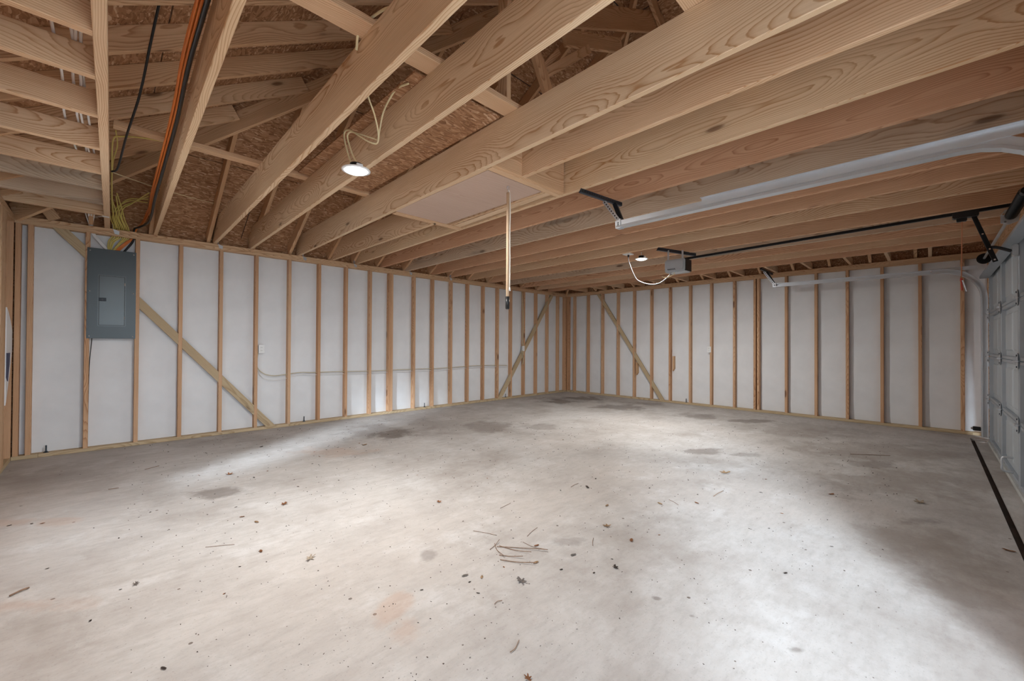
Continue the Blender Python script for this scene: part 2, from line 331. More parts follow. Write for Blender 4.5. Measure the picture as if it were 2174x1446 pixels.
# ================================================================ WALLS
def batt_mesh(wd, ht, seed, cols=7, rows=26):
    bm = bmesh.new(); g = []
    for j in range(rows + 1):
        r = []
        for i in range(cols + 1):
            u, v = i / cols, j / rows
            e = min(1.0, min(u, 1 - u) * 7) * min(1.0, min(v, 1 - v) * 25)
            h = e * (.012 + .007 * noise.noise((u * 2.2 + seed, v * 5, seed)) + .004 * noise.noise((u * 5 + seed * 3, v * 17, 2)))
            r.append(bm.verts.new(((u - .5) * wd, -h, (v - .5) * ht)))
        g.append(r)
    for j in range(rows):
        for i in range(cols): bm.faces.new((g[j][i], g[j][i + 1], g[j + 1][i + 1], g[j + 1][i]))
    b = [bm.verts.new(((sx) * wd / 2, .02, sz * ht / 2)) for sx, sz in ((-1, -1), (1, -1), (1, 1), (-1, 1))]
    bm.faces.new(b[::-1]); me = bpy.data.meshes.new('batt'); bm.to_mesh(me); bm.free()
    for p in me.polygons: p.use_smooth = True
    return me
ZT = Z - 2 * PH
def stud(parent, c, axis, face, depth_dir, wdt=.0385, z0=PH, z1=ZT, mat=None, dep=.089):
    """axis 'x': stud centred at X=c on a wall running in X whose room face is at Y=face"""
    mid = face + depth_dir * dep / 2
    p0, p1 = ((c, mid, z0), (c, mid, z1)) if axis == 'x' else ((mid, c, z0), (mid, c, z1))
    return board('stud', p0, p1, wdt if axis == 'x' else dep, dep if axis == 'x' else wdt, mat or W_STUD, parent, up=(0, 1, 0) if True else None)
# --- back wall (room face Y = 0)
wb = empty('wall_back'); tag(wb, 'long open stud wall with white faced insulation and breaker panel', 'wall', kind='structure')
SA = [-8.934, -8.851, -8.44, -8.033, -7.635, -7.222, -6.818, -6.401, -5.986, -5.573, -5.172, -4.785, -4.344, -3.947, -3.526, -3.114, -2.703, -2.296, -1.897, -1.482, -1.063, -.653, -.247, .03]
for i, x in enumerate(SA):
    stud(wb, x, 'x', 0.0, 1, wdt=.058 if i == len(SA) - 1 else .0385)
stud(wb, -4.824, 'x', 0, 1)
def splitboard(name, parent, a, b, cuts, section, mat, axis):
    pts = [a] + cuts + [b]
    for p, q in zip(pts, pts[1:]):
        wy, wz, oth, z = section
        if axis == 'x': board(name, (p + .001, oth, z), (q - .001, oth, z), wy, wz, mat, parent)
        else: board(name, (oth, p + .001, z), (oth, q - .001, z), wy, wz, mat, parent)
splitboard('bottom_plate', wb, -8.96, .15, [-8.78, -4.78], (.092, PH, .0455, PH / 2), W_TREAT, 'x')
splitboard('top_plate', wb, -8.96, .06, [-5.02], (.089, PH, .0445, ZT + PH / 2), W_PLATE, 'x')
splitboard('top_plate', wb, -9.05, .15, [-6.9, -2.4], (.089, PH, .0445, ZT + PH * 1.5), W_PLATE, 'x')
bays = list(zip(SA, SA[1:])) 
for k, (a, b) in enumerate(bays):
    wd = b - a - .0385
    if wd < .045 and k != 0: continue
    if abs(b + 4.785) < .001: b = -4.824; wd = b - a - .0385
    me = batt_mesh(max(wd, .05) + .01, ZT - PH, k * 1.7, 7 if wd > .2 else 4)
    o = link('insulation_batt', me, BATT, wb); o.location = ((a + b) / 2, .089, (ZT + PH) / 2)
def braceA(p, q, width, studs, parent, xw=True):
    """let-in brace pieces, cut between the studs. p,q = centre line in (s,z)"""
    (s0, z0), (s1, z1) = p, q; L = math.hypot(s1 - s0, z1 - z0); hv = width / 2 * L / abs(s1 - s0)   # half height measured vertically
    for a, b in zip(studs, studs[1:]):
        lo, hi = min(a, b) + .0195, max(a, b) - .0195
        if hi - lo < .05: continue
        zl = lerp(z0, z1, (lo - s0) / (s1 - s0)); zh = lerp(z0, z1, (hi - s0) / (s1 - s0))
        poly = [(lo, zl - hv), (hi, zh - hv), (hi, zh + hv), (lo, zl + hv)]
        poly = clip(poly, lambda t: t[1] - PH); poly = clip(poly, lambda t: ZT - t[1]) if poly else poly
        if len(poly) < 3: continue
        c = Vector((sum(t[0] for t in poly) / len(poly), 0, sum(t[1] for t in poly) / len(poly)))
        ang = math.atan2(z1 - z0, s1 - s0); ca, sa = math.cos(ang), math.sin(ang)
        bm = bmesh.new()
        prism(bm, [((t[0] - c.x) * ca + (t[1] - c.z) * sa, -(t[0] - c.x) * sa + (t[1] - c.z) * ca) for t in poly], 0, .0355, 'y')
        o = link('brace', mesh(bm), W_TREAT, parent)
        if xw: o.location = (c.x, .003, c.z); o.rotation_euler = (0, -ang, 0)
        else:
            m = Matrix(((0, 1, 0), (1, 0, 0), (0, 0, 1))).transposed().to_4x4() @ Matrix.Rotation(-ang, 4, 'Y')
            m.translation = (.063, c.x, c.z); o.matrix_world = m
braceA((-8.63, 2.384), (-6.64, .046), .089, SA, wb)
braceA((-2.22, .06), (-.50, 2.40), .089, SA, wb)
# dark sheathing behind everything
box('sheathing', (-9.05, .112, 0), (.176, .124, 2.66), OSB, wb)
# --- right wall (room face X = .06)
wr = empty('wall_right'); tag(wr, 'open stud wall with white insulation beside the garage door', 'wall', kind='structure')
SB = [-.035, -.226, -.634, -1.043, -1.459, -1.867, -2.274, -2.686, -3.102, -3.508, -3.921, -4.264, -4.321, -4.748, -5.168, -5.574, -5.986, -6.397, -6.813, -7.06]
for i, y in enumerate(SB): stud(wr, y, 'y', .06, 1, wdt=.06 if i == 0 else .0385)
splitboard('bottom_plate', wr, -7.1, -.002, [-6.9, -3.3], (.092, PH, .1055, PH / 2), W_TREAT, 'y')
splitboard('top_plate', wr, -7.1, -.002, [-3.75], (.089, PH, .1045, ZT + PH / 2), W_PLATE, 'y')
splitboard('top_plate', wr, -7.1, -.002, [-5.4, -1.9], (.089, PH, .1045, ZT + PH * 1.5), W_PLATE, 'y')
for k, (a, b) in enumerate(zip(SB, SB[1:])):
    wd = a - b - .0385
    if wd < .045: continue
    o = link('insulation_batt', batt_mesh(wd + .01, ZT - PH, 50 + k * 1.3, 7 if wd > .2 else 4), BATT, wr); o.location = (.149, (a + b) / 2, (ZT + PH) / 2); o.rotation_euler = (0, 0, -math.pi / 2)
braceA((-.95, 2.383), (-2.515, .051), .076, SB, wr, False)
for (y, z0, z1) in ((-1.93, .53, .81), (-2.752, .66, .965)):
    bm = bmesh.new(); prism(bm, [(-(z1 - z0) / 2, -.012), (-(z1 - z0) / 2 + .05, .02), ((z1 - z0) / 2, .02), ((z1 - z0) / 2, -.012)], -.04, .04, 'y')
    o = link('scab_block', mesh(bm), W_PLATE, wr)
    m = Matrix(((0, 0, 1), (1, 0, 0), (0, -1, 0))).transposed().to_4x4(); m.translation = (.105, y - .007, (z0 + z1) / 2); o.matrix_world = m
box('sheathing', (.172, -7.19, 0), (.184, .12, 2.66), OSB, wr)
# --- left wall (room face X = -8.96), doorway at Y -3.5 .. -2.6
wl = empty('wall_left'); tag(wl, 'left stud wall with unfinished sheathing and post at picture edge', 'wall', kind='structure')
for y in (-.03, -.49, -.58, -.67, -1.08, -1.48, -1.88, -2.36, -3.0, -3.4, -3.9, -4.3, -4.7, -5.1, -5.5, -5.9, -6.3, -6.7, -7.05):
    wide = y in (-.49, -.58, -.67)
    stud(wl, y, 'y', -8.96, -1, wdt=.0885 if wide else .0385, mat=W_PLATE if wide else None)
for a, b in ((-7.1, -.002),): splitboard('bottom_plate', wl, a, b, [], (.089, PH, -9.0045, PH / 2), W_TREAT, 'y')
splitboard('top_plate', wl, -7.1, -.002, [-4.0], (.089, PH, -9.0045, ZT + PH / 2), W_PLATE, 'y')
splitboard('top_plate', wl, -7.1, -.002, [-2.0], (.089, PH, -9.0045, ZT + PH * 1.5), W_PLATE, 'y')
box('sheathing', (-9.062, -2.38, 0), (-9.05, .12, 2.66), OSB, wl); box('sheathing', (-9.062, -7.19, 0), (-9.05, -2.98, 2.66), OSB, wl); box('sheathing', (-9.062, -2.98, 2.06), (-9.05, -2.38, 2.66), OSB, wl); box('sheathing', (-9.062, -2.98, 0), (-9.05, -2.38, .55), OSB, wl); board('window_sill', (-9.0045, -2.98, .53), (-9.0045, -2.38, .53), .089, PH, W_PLATE, wl)
board('header', (-9.0045, -2.98, 2.13), (-9.0045, -2.38, 2.13), .089, .14, W_PLATE, wl)
bm = bmesh.new(); prism(bm, [(-.41, 1.52), (-.33, 1.49), (-.17, 1.40), (-.06, 1.31), (-.055, 1.12), (-.15, .95), (-.38, .63), (-.42, .6)], -.012, .012, 'x')
hw = link('house_wrap_sheet', mesh(bm), WRAP); hw.location = (-8.968, 0, 0); tag(hw, 'loose white sheet of house wrap with navy print by left corner', 'sheet')
bm = bmesh.new(); prism(bm, [(-.41, 1.09), (-.22, 1.09), (-.24, .98), (-.33, .82), (-.41, .86)], -.002, .002, 'x'); o = link('printed_patch', mesh(bm), NAVY, hw); o.location = (.0145, 0, 0); o['label'] = 'dark navy printed patch'
# --- front wall (inner face Y = -7.05): walk doorway X -7.9 .. -6.8, garage door X -5.32 .. -.40
wf = empty('wall_front'); tag(wf, 'front wall framing around the garage door opening', 'wall', kind='structure')
for a, b, z0 in ((-9.05, -8.84, 0), (-6.4, -5.33, 0), (-8.84, -6.4, 2.13), (-.385, .17, 0)):
    box('sheathing', (a, -7.19, z0), (b, -7.178, 3.5), OSB, wf)
box('sheathing', (-5.33, -7.19, 2.16), (-.385, -7.178, 3.5), OSB, wf)  # unseen top of the front wall, carried up to block daylight
for x in (-8.9, -8.86, -6.38,  -6.0, -5.6, -5.36): stud(wf, x, 'x', -7.05, -1, mat=W_STUD)
for x in (-.365, -.325): stud(wf, x, 'x', -7.03, -1, z0=0, mat=W_STUD)
board('door_header', (-5.36, -7.1, 2.30), (-.30, -7.1, 2.30), .09, .286, W_RAFT, wf)
board('bottom_plate', (-8.96, -7.095, PH / 2), (-8.86, -7.095, PH / 2), .089, PH, W_TREAT, wf); board('bottom_plate', (-6.38, -7.095, PH / 2), (-5.36, -7.095, PH / 2), .089, PH, W_TREAT, wf)
board('top_plate', (-8.96, -7.095, Z - PH), (.06, -7.095, Z - PH), .089, PH * 2 - .002, W_PLATE, wf)
board('door_header', (-8.86, -7.095, 2.21), (-6.38, -7.095, 2.21), .089, .14, W_PLATE, wf)

# ================================================================ CEILING FRAMING
ce = empty('ceiling'); tag(ce, 'exposed ceiling of pale lumber joists over the garage', 'ceiling', kind='structure')
JH = .2855
def joist(xr0, y0, xr1, y1, mat=W_JOIST, h=JH, th=.0382):
    """right-hand bottom edge runs from (xr0,y0) to (xr1,y1)"""
    return board('joist', (xr1 - th / 2, y1, Z + h / 2), (xr0 - th / 2, y0, Z + h / 2), th, h, mat, ce)
YE = -7.14
def ext(x0, y0, x1, y1, ya=.085, yb=YE):
    k = (x1 - x0) / (y1 - y0); return (x0 + k * (ya - y0), ya, x0 + k * (yb - y0), yb)
J = [(-8.268, 0, -8.325, -4.34), (-7.86, 0, -7.955, -4.7), (-7.275, 0, -7.372, -5.27), (-6.868, 0, -6.985, -5.68), (-6.262, 0, -6.368, -5.77), (-5.39, 0, -5.545, -6.0), (-4.965, 0, -5.09, -6.5), (-4.48, 0, -4.56, -6.5),
     (-3.945, 0, -4.066, -5.72), (-3.525, 0, -3.644, -5.64), (-3.055, 0, -3.175, -5.55), (-2.52, 0, -2.56, -5.44), (-2.03, 0, -2.068, -5.35), (-1.505, 0, -1.614, -5.27), (-1.0, 0, -1.142, -5.18), (-.545, 0, -.688, -5.1)]
for i, j in enumerate(J):
    if i == 0:
        a = ext(*j); board('joist', (a[2] - .023, a[3], Z + .07), (a[0] - .023, a[1], Z + .07), .045, .14, W_JOIST, ce)
    else: joist(*ext(*j), mat=W_GREY if i in (7, 12) else W_FIR if i in (6, 8, 9, 11, 13, 15) else W_NEAR if i < 6 else W_JOIST)
joist(-6.024, -4.302, -6.066, YE); joist(-5.782, .085, -5.795, -2.79)           # cut joist either side of the hatch
# short joists from the left wall to the first joist (2x6)
for k, y in enumerate((-6.0, -5.5, -5.0, -4.5, -4.03, -3.63, -3.15, -2.59, -2.035, -1.58, -1.055, -.592)):
    xj = -8.268 + .0131 * y
    board('joist', (-9.04, y - .019, Z + .07), (xj - .0455, y - .019, Z + .07), .0382, .14, W_GREY if k in (9, 10) else W_JOIST, ce)
# hatch framing
HX0, HX1 = -6.352, -5.56
board('hatch_header', (-6.345, -4.288, Z + JH / 2), (-5.548, -4.288, Z + JH / 2), .0382, JH - .002, W_JOIST, ce)
board('hatch_header', (-6.335, -4.24, Z + JH / 2 - .001), (-5.548, -4.24, Z + JH / 2 - .001), .056, JH, W_JOIST, ce)
board('hatch_header', (-6.30, -2.80, Z + JH / 2), (-5.508, -2.80, Z + JH / 2), .085, JH, W_JOIST, ce)
board('hatch_jamb', (-5.692, -4.208, Z + .05), (-5.66, -2.846, Z + .05), .02, .1, W_JOIST, ce)
board('hatch_jamb', (-5.62, -4.208, Z + .075), (-5.565, -2.846, Z + .075), .075, .13, W_JOIST, ce)
# flat runners and attic deck on top of the joists
ZJ = Z + JH
board('runner', (-8.28, -4.505, ZJ + .019), (-4.2, -4.505, ZJ + .019), .13, PH, W_JOIST, ce)
board('runner', (-8.28, -2.33, ZJ + .019), (-4.2, -2.26, ZJ + .019), .09, PH, W_JOIST, ce)
board('runner', (-7.5, -5.75, ZJ + .019), (-4.2, -5.75, ZJ + .019), .13, PH, W_JOIST, ce)
box('attic_deck', (-7.062, -4.41, ZJ + .001), (-6.39, -2.42, ZJ + .012), OSB, ce); 
board('blocking', (-8.755, -.03, 2.60), (-8.685, -.03, 2.48), .03, .095, W_PLATE, ce, up=(1, 0, 0))
# lookouts to the right wall
for y in (-.6, -1.15, -1.60, -2.1, -2.55, -3.05, -3.58, -4.08, -4.6, -5.1, -5.62, -6.07, -6.5):
    board('lookout', (-.53 + y * .028, y, Z + .05), (.1, y, Z + .05), .0382, .1, W_JOIST, ce)

# ================================================================ ROOF (hip roof, 7 in 12)
ro = empty('roof'); tag(ro, 'hip roof of dark rafters and strand board seen above the joists', 'roof', kind='structure')
K = .583; AX, AY = -4.455, -4.455; ZB = 2.51
XA0, XA1 = -8.96, .05
rot = math.atan(K); RV = .1397; cosr = math.cos(rot)
def raft(p_low, p_high):
    """bottom line of the rafter given; 2x6 standing above it"""
    up = Vector((0, 0, 1)); a = Vector(p_low) + up * (RV / 2 / cosr); b = Vector(p_high) + up * (RV / 2 / cosr)
    return board('rafter', a, b, .0382, RV, W_RAFT, ro)
# back slope
for xr in (-8.4, -7.90, -7.34, -6.835, -6.375, -5.825, -5.44, -5.025, -4.52, -3.985, -3.56, -3.09, -2.55, -2.06, -1.55, -1.03, -.5):
    x = xr - .019; ye = -(min(x - XA0, XA1 - x)) + .03
    if -ye < .25: continue
    raft((x, .085, ZB - K * .085), (x, ye, ZB - K * ye))
# left slope
for yf in (-.6, -1.09, -1.577, -2.065, -2.59, -3.09, -3.6, -4.1, -4.6, -5.1, -5.6, -6.1, -6.6):
    y = yf - .019; xe = XA0 + min(-y, 4.47) - .03
    if xe - XA0 < .3: continue
    raft((XA0 - .085, y, ZB - K * .085), (xe, y, ZB + K * (xe - XA0)))
# right slope
for y in (-.85, -1.35, -1.85, -2.35, -2.85, -3.35, -3.85, -4.35, -4.85, -5.35, -5.85, -6.35):
    xe = XA1 - min(-y, 4.4) + .03
    raft((XA1 + .085, y, ZB - K * .085), (xe, y, ZB + K * (XA1 - xe)))
# hips
def hip(c0, c1):
    board('hip_rafter', Vector((*c0, 2.41 + .09)), Vector((*c1, 2.41 + .09 + K * 4.5)), .0382, .19, W_RAFT, ro)
hip((XA0, 0), (AX, AY)); hip((XA1, 0), (AX, AY))
# attic posts, ties and braces
board('post', (-6.44, -4.505, ZJ + PH), (-6.44, -4.505, 3.98), .0382, .089, W_RAFT, ro, up=(0, 1, 0))
board('brace', (-5.84, -4.5, 2.82), (-6.32, -4.5, 3.62), .0382, .1, W_RAFT, ro)
board('brace', (-6.02, -4.46, 3.20), (-5.42, -4.46, 3.70), .0382, .07, W_RAFT, ro)
board('brace', (-6.02, -4.42, 3.23), (-5.78, -4.42, 3.52), .0382, .05, W_RAFT, ro)
board('tie_board', (-5.5, -4.3, 4.05), (-3.9, -4.3, 4.86), .0382, .21, W_RAFT, ro)
board('tie_board', (-5.6, -4.34, 3.77), (-4.7, -4.34, 4.16), .0382, .13, W_RAFT, ro)
# sheathing panels, course by course
ZS = ZB + RV / cosr
def slope_panels(origin, s_dir, in_dir, s0, s1, half, overhang, seams):
    """a triangular roof face: eave along s_dir, rising along in_dir; apex at (s0+s1)/2, depth half"""
    s_dir, in_dir = Vector(s_dir), Vector(in_dir)
    nrm = (Vector((0, 0, 1)) - in_dir * K).normalized(); T = 1.2 * cosr      # horizontal run of a 4 ft course
    t = -overhang; row = 0
    while t < half:
        t1 = min(t + T, half); s = s0 - overhang - (row % 2) * 1.22 - seams
        while s < s1 + overhang:
            sa, sb = max(s, s0 - overhang), min(s + 2.44, s1 + overhang)
            if sb > sa:
                poly = [(sa, t), (sb, t), (sb, t1), (sa, t1)]
                poly = clip(poly, lambda q: (q[0] - s0) - q[1] + .0); poly = clip(poly, lambda q: (s1 - q[0]) - q[1]) if poly else []
                if len(poly) >= 3:
                    cs = sum(q[0] for q in poly) / len(poly); ct = sum(q[1] for q in poly) / len(poly)
                    # shrink slightly for the gaps
                    pl = [(cs + (q[0] - cs) * (1 - .004 / max(.05, abs(q[0] - cs))) if abs(q[0] - cs) > .05 else q[0], ct + (q[1] - ct) * (1 - .0045 / max(.05, abs(q[1] - ct))) if abs(q[1] - ct) > .05 else q[1]) for q in poly]
                    cw = Vector(origin) + s_dir * cs + in_dir * ct + Vector((0, 0, ZS + K * ct))
                    tdir = (in_dir + Vector((0, 0, K))).normalized()
                    bm = bmesh.new(); prism(bm, [(q[0] - cs, (q[1] - ct) / cosr) for q in pl], 0, .012, 'z')
                    o = link('sheathing_panel', mesh(bm), OSB, ro)
                    zz = s_dir.cross(tdir); sg = 1 if zz.z > 0 else -1
                    m = Matrix((s_dir, tdir, zz * sg)).transposed().to_4x4(); m.translation = cw; o.matrix_world = m
            s += 2.44
        t = t1; row += 1
slope_panels((0, 0, 0), (1, 0, 0), (0, -1, 0), XA0, XA1, 4.5, .12, .35)
slope_panels((XA0, 0, 0), (0, -1, 0), (1, 0, 0), 0, 9.0, 4.5, .12, .8)
slope_panels((XA1, 0, 0), (0, -1, 0), (-1, 0, 0), 0, 9.0, 4.5, .12, .2)
slope_panels((0, -9.0, 0), (1, 0, 0), (0, 1, 0), XA0, XA1, 4.5, .12, .6)
bm = bmesh.new(); zo = ZS + .025; e = .25
cn = [bm.verts.new(v) for v in ((XA0 - e, e, zo - K * e), (XA1 + e, e, zo - K * e), (XA1 + e, -9.0 - e, zo - K * e), (XA0 - e, -9.0 - e, zo - K * e))]; ap = bm.verts.new((AX, -4.5, zo + K * 4.5))
for i in range(4): bm.faces.new((cn[i], cn[(i + 1) % 4], ap))
bmesh.ops.solidify(bm, geom=bm.faces[:], thickness=-.01); link('roof_light_block', mesh(bm), BLACK, ro)  # black cover added to stop daylight leaking through the panel gaps
board('eave_light_block', (-9.2, .13, 2.59), (.3, .13, 2.59), .02, .2, W_RAFT, ro); board('eave_light_block', (-9.08, .1, 2.59), (-9.08, -7.2, 2.59), .02, .2, W_RAFT, ro); board('eave_light_block', (.195, .1, 2.59), (.195, -7.2, 2.59), .02, .2, W_RAFT, ro)  # boards added to close the eaves against leaking daylight

# ================================================================ GARAGE DOOR (inner face Y = -7.02)
DX0, DX1 = -5.30, -.42
d1 = empty('door_1', (-2.86, -7.02, 0)); tag(d1, 'closed grey steel sectional garage door with hinges and stiles', 'garage door', kind='structure')
SH = .5335; STX = [DX1 - .035, -1.655, -2.875, -4.095, DX0 + .035]
def loc(x, y, z): return (x + 2.86, y + 7.02, z)
for r in range(4):
    z0 = .012 + r * SH
    bm = bmesh.new(); addbox(bm, loc(DX0, -7.065, z0), loc(DX1, -7.052, z0 + SH - .004))
    o = link('door_section', mesh(bm), DOORP, d1)
    for zz, nm in ((z0, 'rail'), (z0 + SH - .034, 'rail')):
        bm = bmesh.new(); addbox(bm, loc(DX0 + .002, -7.052, zz), loc(DX1 - .002, -7.022, zz + .03), .004); link('rail', mesh(bm), DOORM, d1)
    for i in range(4):                                           # embossed inner panels, two per bay
        xa, xb = STX[i] - .05, STX[i + 1] + .05
        for h in range(2):
            x0 = lerp(xa, xb, h * .5 + .03); x1 = lerp(xa, xb, h * .5 + .47)
            bm = bmesh.new(); prism(bm, [loc(x0, 0, z0 + .075)[::2], loc(x1, 0, z0 + .075)[::2], loc(x1, 0, z0 + SH - .08)[::2], loc(x0, 0, z0 + SH - .08)[::2]], -7.05 + 7.02 - .004, -7.041 + 7.02, 'y')
            for v in bm.verts:
                if v.co.y > -.025: v.co.x += .02 if v.co.x < (loc((x0 + x1) / 2, 0, 0)[0]) else -.02; v.co.z += .02 if v.co.z < z0 + SH / 2 else -.02
            link('embossed_panel', mesh(bm), DOORP, d1)
    for i, x in enumerate(STX):
        wv = .07 if i in (0, 4) else .055
        bm = bmesh.new(); prism(bm, [(loc(x - wv / 2, 0, 0)[0], -.036), (loc(x - wv / 2, 0, 0)[0], -.002), (loc(x - wv / 2 + .008, 0, 0)[0], .004), (loc(x + wv / 2 - .008, 0, 0)[0], .004), (loc(x + wv / 2, 0, 0)[0], -.002), (loc(x + wv / 2, 0, 0)[0], -.036)], z0 + .004, z0 + SH - .008, 'z')
        s = link('stile', mesh(bm), DOORM, d1)
        if i == 0:
            for q in range(7):
                bm = bmesh.new(); cyl(bm, loc(x - .008, -7.0165, z0 + .06 + q * .065), loc(x - .008, -7.0145, z0 + .06 + q * .065), .006, n=8); link('punched_hole', mesh(bm), BLACK, s)
for r in range(1, 4):
    z = .012 + r * SH - .002
    for i, x in enumerate(STX):
        h = empty('hinge', loc(x, -7.012, z)); h.parent = d1
        for sg in (-1, 1):
            bm = bmesh.new(); prism(bm, [(-.03, 0), (.03, 0), (.03, sg * .05), (.018, sg * .068), (-.018, sg * .068), (-.03, sg * .05)], 0, .004, 'y'); link('leaf_plate', mesh(bm), GALV, h)
            bm = bmesh.new(); cyl(bm, (0, .004, sg * .048), (0, .009, sg * .048), .008, n=8); link('bolt_head', mesh(bm), DGREY, h)
        bm = bmesh.new(); cyl(bm, (-.045, .012, 0), (.045, .012, 0), .011, n=10); link('knuckle', mesh(bm), GALV, h)
bm = bmesh.new(); prism(bm, [(-.03, 2.146), (.012, 2.146), (.012, 2.14), (.004, 2.14), (.004, 2.07), (.075, 2.066), (.078, 2.085), (.081, 2.085), (.081, 2.060), (.0, 2.062)], DX0 + 2.86, DX1 + 2.86 + .02, 'x'); link('strut', mesh(bm), DOORM, d1)
bm = bmesh.new(); addbox(bm, loc(DX0, -7.06, -.012), loc(DX1, -7.0, .018), .006); link('bottom_seal', mesh(bm), WSEAL, d1)
bm = bmesh.new(); sweep(bm, spline([loc(-2.62, -7.01, .22), loc(-2.62, -6.95, .215), loc(-2.62, -6.945, .15), loc(-2.62, -6.95, .10), loc(-2.62, -7.01, .09)], 5), .009); link('lift_handle', mesh(bm, smooth=True), GALV, d1)
bm = bmesh.new(); addbox(bm, loc(-2.91, -7.018, 1.96), loc(-2.83, -6.985, 2.06), .01); link('arm_bracket', mesh(bm), GALV, d1)

# tracks -----------------------------------------------------------
def track(x, side, label, nm, zt=2.2, yend=-4.66, full=True):
    t = empty(nm, (x, -6.95, 0)); tag(t, label, 'door track', 'garage door tracks')
    R_ = .38; pts = []
    yv = -.035
    for z in (.05, .6, 1.2, zt - R_): pts.append(Vector((0, yv, z)))
    for k in range(1, 9):
        a = math.pi / 2 * k / 8; pts.append(Vector((0, yv + R_ * (1 - math.cos(a)), zt - R_ + R_ * math.sin(a))))
    for y in (-6.2, -5.6, -5.1, yend): pts.append(Vector((0, y + 6.95, zt)))
    # C-shaped channel swept along the path
    prof = [(-.036, -.031), (.026, -.031), (.026, -.018), (-.016, -.022), (-.016, .022), (.026, .018), (.026, .028), (-.022, .028), (-.022, -.010), (-.034, -.015)]
    bm = bmesh.new(); rings = []
    for i, p in enumerate(pts):
        d = (pts[min(i + 1, len(pts) - 1)] - pts[max(i - 1, 0)]).normalized(); n = Vector((1, 0, 0)).cross(d)
        rings.append([bm.verts.new(p + Vector((1, 0, 0)) * (u * -side) + n * v) for u, v in prof])
    for A, B in zip(rings, rings[1:]):
        for j in range(len(prof)): bm.faces.new((A[j], A[(j + 1) % len(prof)], B[(j + 1) % len(prof)], B[j]))
    bm.faces.new(rings[0]); bm.faces.new(rings[-1][::-1]); link('rail', mesh(bm), GALV, t)
    # stiffening angle on the horizontal run
    ya, yb = (-6.93 + 6.95, -5.35 + 6.95) if full else (-6.93 + 6.95, -6.5 + 6.95)
    bm = bmesh.new(); sx = side * .024
    prism(bm, [(sx, .032), (sx, -.018), (sx + side * .003, -.018), (sx + side * .003, .029), (sx + side * .036, .029), (sx + side * .036, .032)], ya, yb, 'y')
    o = link('stiffening_angle', mesh(bm), GALV, t); o.location = (0, 0, zt + .012)
    for q in range(9 if full else 2):
        bm = bmesh.new(); addbox(bm, (sx + side * .009, ya + .10 + q * .17, zt + .0435), (sx + side * .025, ya + .13 + q * .17, zt + .0447)); link('slot', mesh(bm), BLACK, o).matrix_parent_inverse = Matrix.Translation((0, 0, -zt - .012))
    for q in (ya + .42, ya + .95, yb - .04)[:3 if full else 1]:
        bm = bmesh.new(); cyl(bm, (sx + side * -.001, q, zt + .01), (sx - side * .010, q, zt + .01), .012, .008, n=10); link('bolt_head', mesh(bm), CHROME, t)
    for zz in (.42, .95, 1.5):
        bm = bmesh.new(); addbox(bm, (-.03, -.1, zz), (.03, -.055, zz + .05), .004); link('wall_bracket', mesh(bm), GALV, t)
    return t
tl = track(-5.27, -1, 'silver door track running overhead from bracket to picture edge', 'door_track')
trr = track(-.37, 1, 'silver curved door track along the right insulated wall', 'door_track', full=False)
def perf(name, p0, p1, parent, wdt=.032, mat=GALV, holes=True, face=(0, -1, 0)):
    """perforated angle bar between two points (parent's space)"""
    p0 = Vector(p0); p1 = Vector(p1); d = (p1 - p0); L = d.length; x = d.normalized(); y = (Vector(face) - x * x.dot(Vector(face))).normalized(); z = x.cross(y)
    bm = bmesh.new(); prism(bm, [(0, -wdt / 2), (.003, -wdt / 2), (.003, wdt / 2 - .003), (-wdt * .7, wdt / 2 - .003), (-wdt * .7, wdt / 2), (0, wdt / 2)], 0, L, 'x')
    o = link(name, mesh(bm), mat, parent); m = Matrix((x, y, z)).transposed().to_4x4(); m.translation = p0; o.matrix_basis = m
    if holes:
        bm = bmesh.new(); n = int(L / .03)
        for i in range(n): addbox(bm, (.012 + i * .03, .0031, -.005), (.026 + i * .03, .0040, .005))
        h = link('perforations', mesh(bm), BLACK, o); h['kind'] = 'stuff'
    return o
for t, x in ((tl, -5.27), (trr, -.37)):
    b = lambda X, Y, Zz: (X - x, Y + 6.95, Zz)
    if x < -1:
        perf('hanger_angle', b(-5.56, -4.49, Z - .017), b(-5.02, -4.55, Z - .017), t, mat=DGREY)
        perf('hanger_angle', b(-5.235, -4.50, Z - .03), b(-5.26, -4.69, 2.20), t, face=(-1, 0, 0))
        perf('hanger_angle', b(-5.10, -4.545, Z - .03), b(-5.235, -4.70, 2.215), t, mat=DGREY, wdt=.045)
    else:
        perf('hanger_angle', b(-.66, -4.55, Z - .017), b(.06, -4.55, Z - .017), t, mat=DGREY)
        perf('hanger_angle', b(-.38, -4.52, Z - .03), b(-.37, -4.68, 2.2), t, face=(-1, 0, 0))
        perf('hanger_angle', b(-.3, -4.56, Z - .03), b(-.35, -4.70, 2.2), t, mat=DGREY)
    bm = bmesh.new(); prism(bm, [(-4.70 + 6.95, 2.165), (-4.655 + 6.95, 2.165), (-4.65 + 6.95, 2.225), (-4.70 + 6.95, 2.24)], -.03, .03, 'x'); link('end_plate', mesh(bm), GALV, t)
    for q in (.2, .7): 
        bm = bmesh.new(); addbox(bm, (-.032, -4.685 + 6.95 + .0, 2.18 + q * .03), (-.0305, -4.675 + 6.95, 2.19 + q * .03)); link('slot', mesh(bm), BLACK, t)
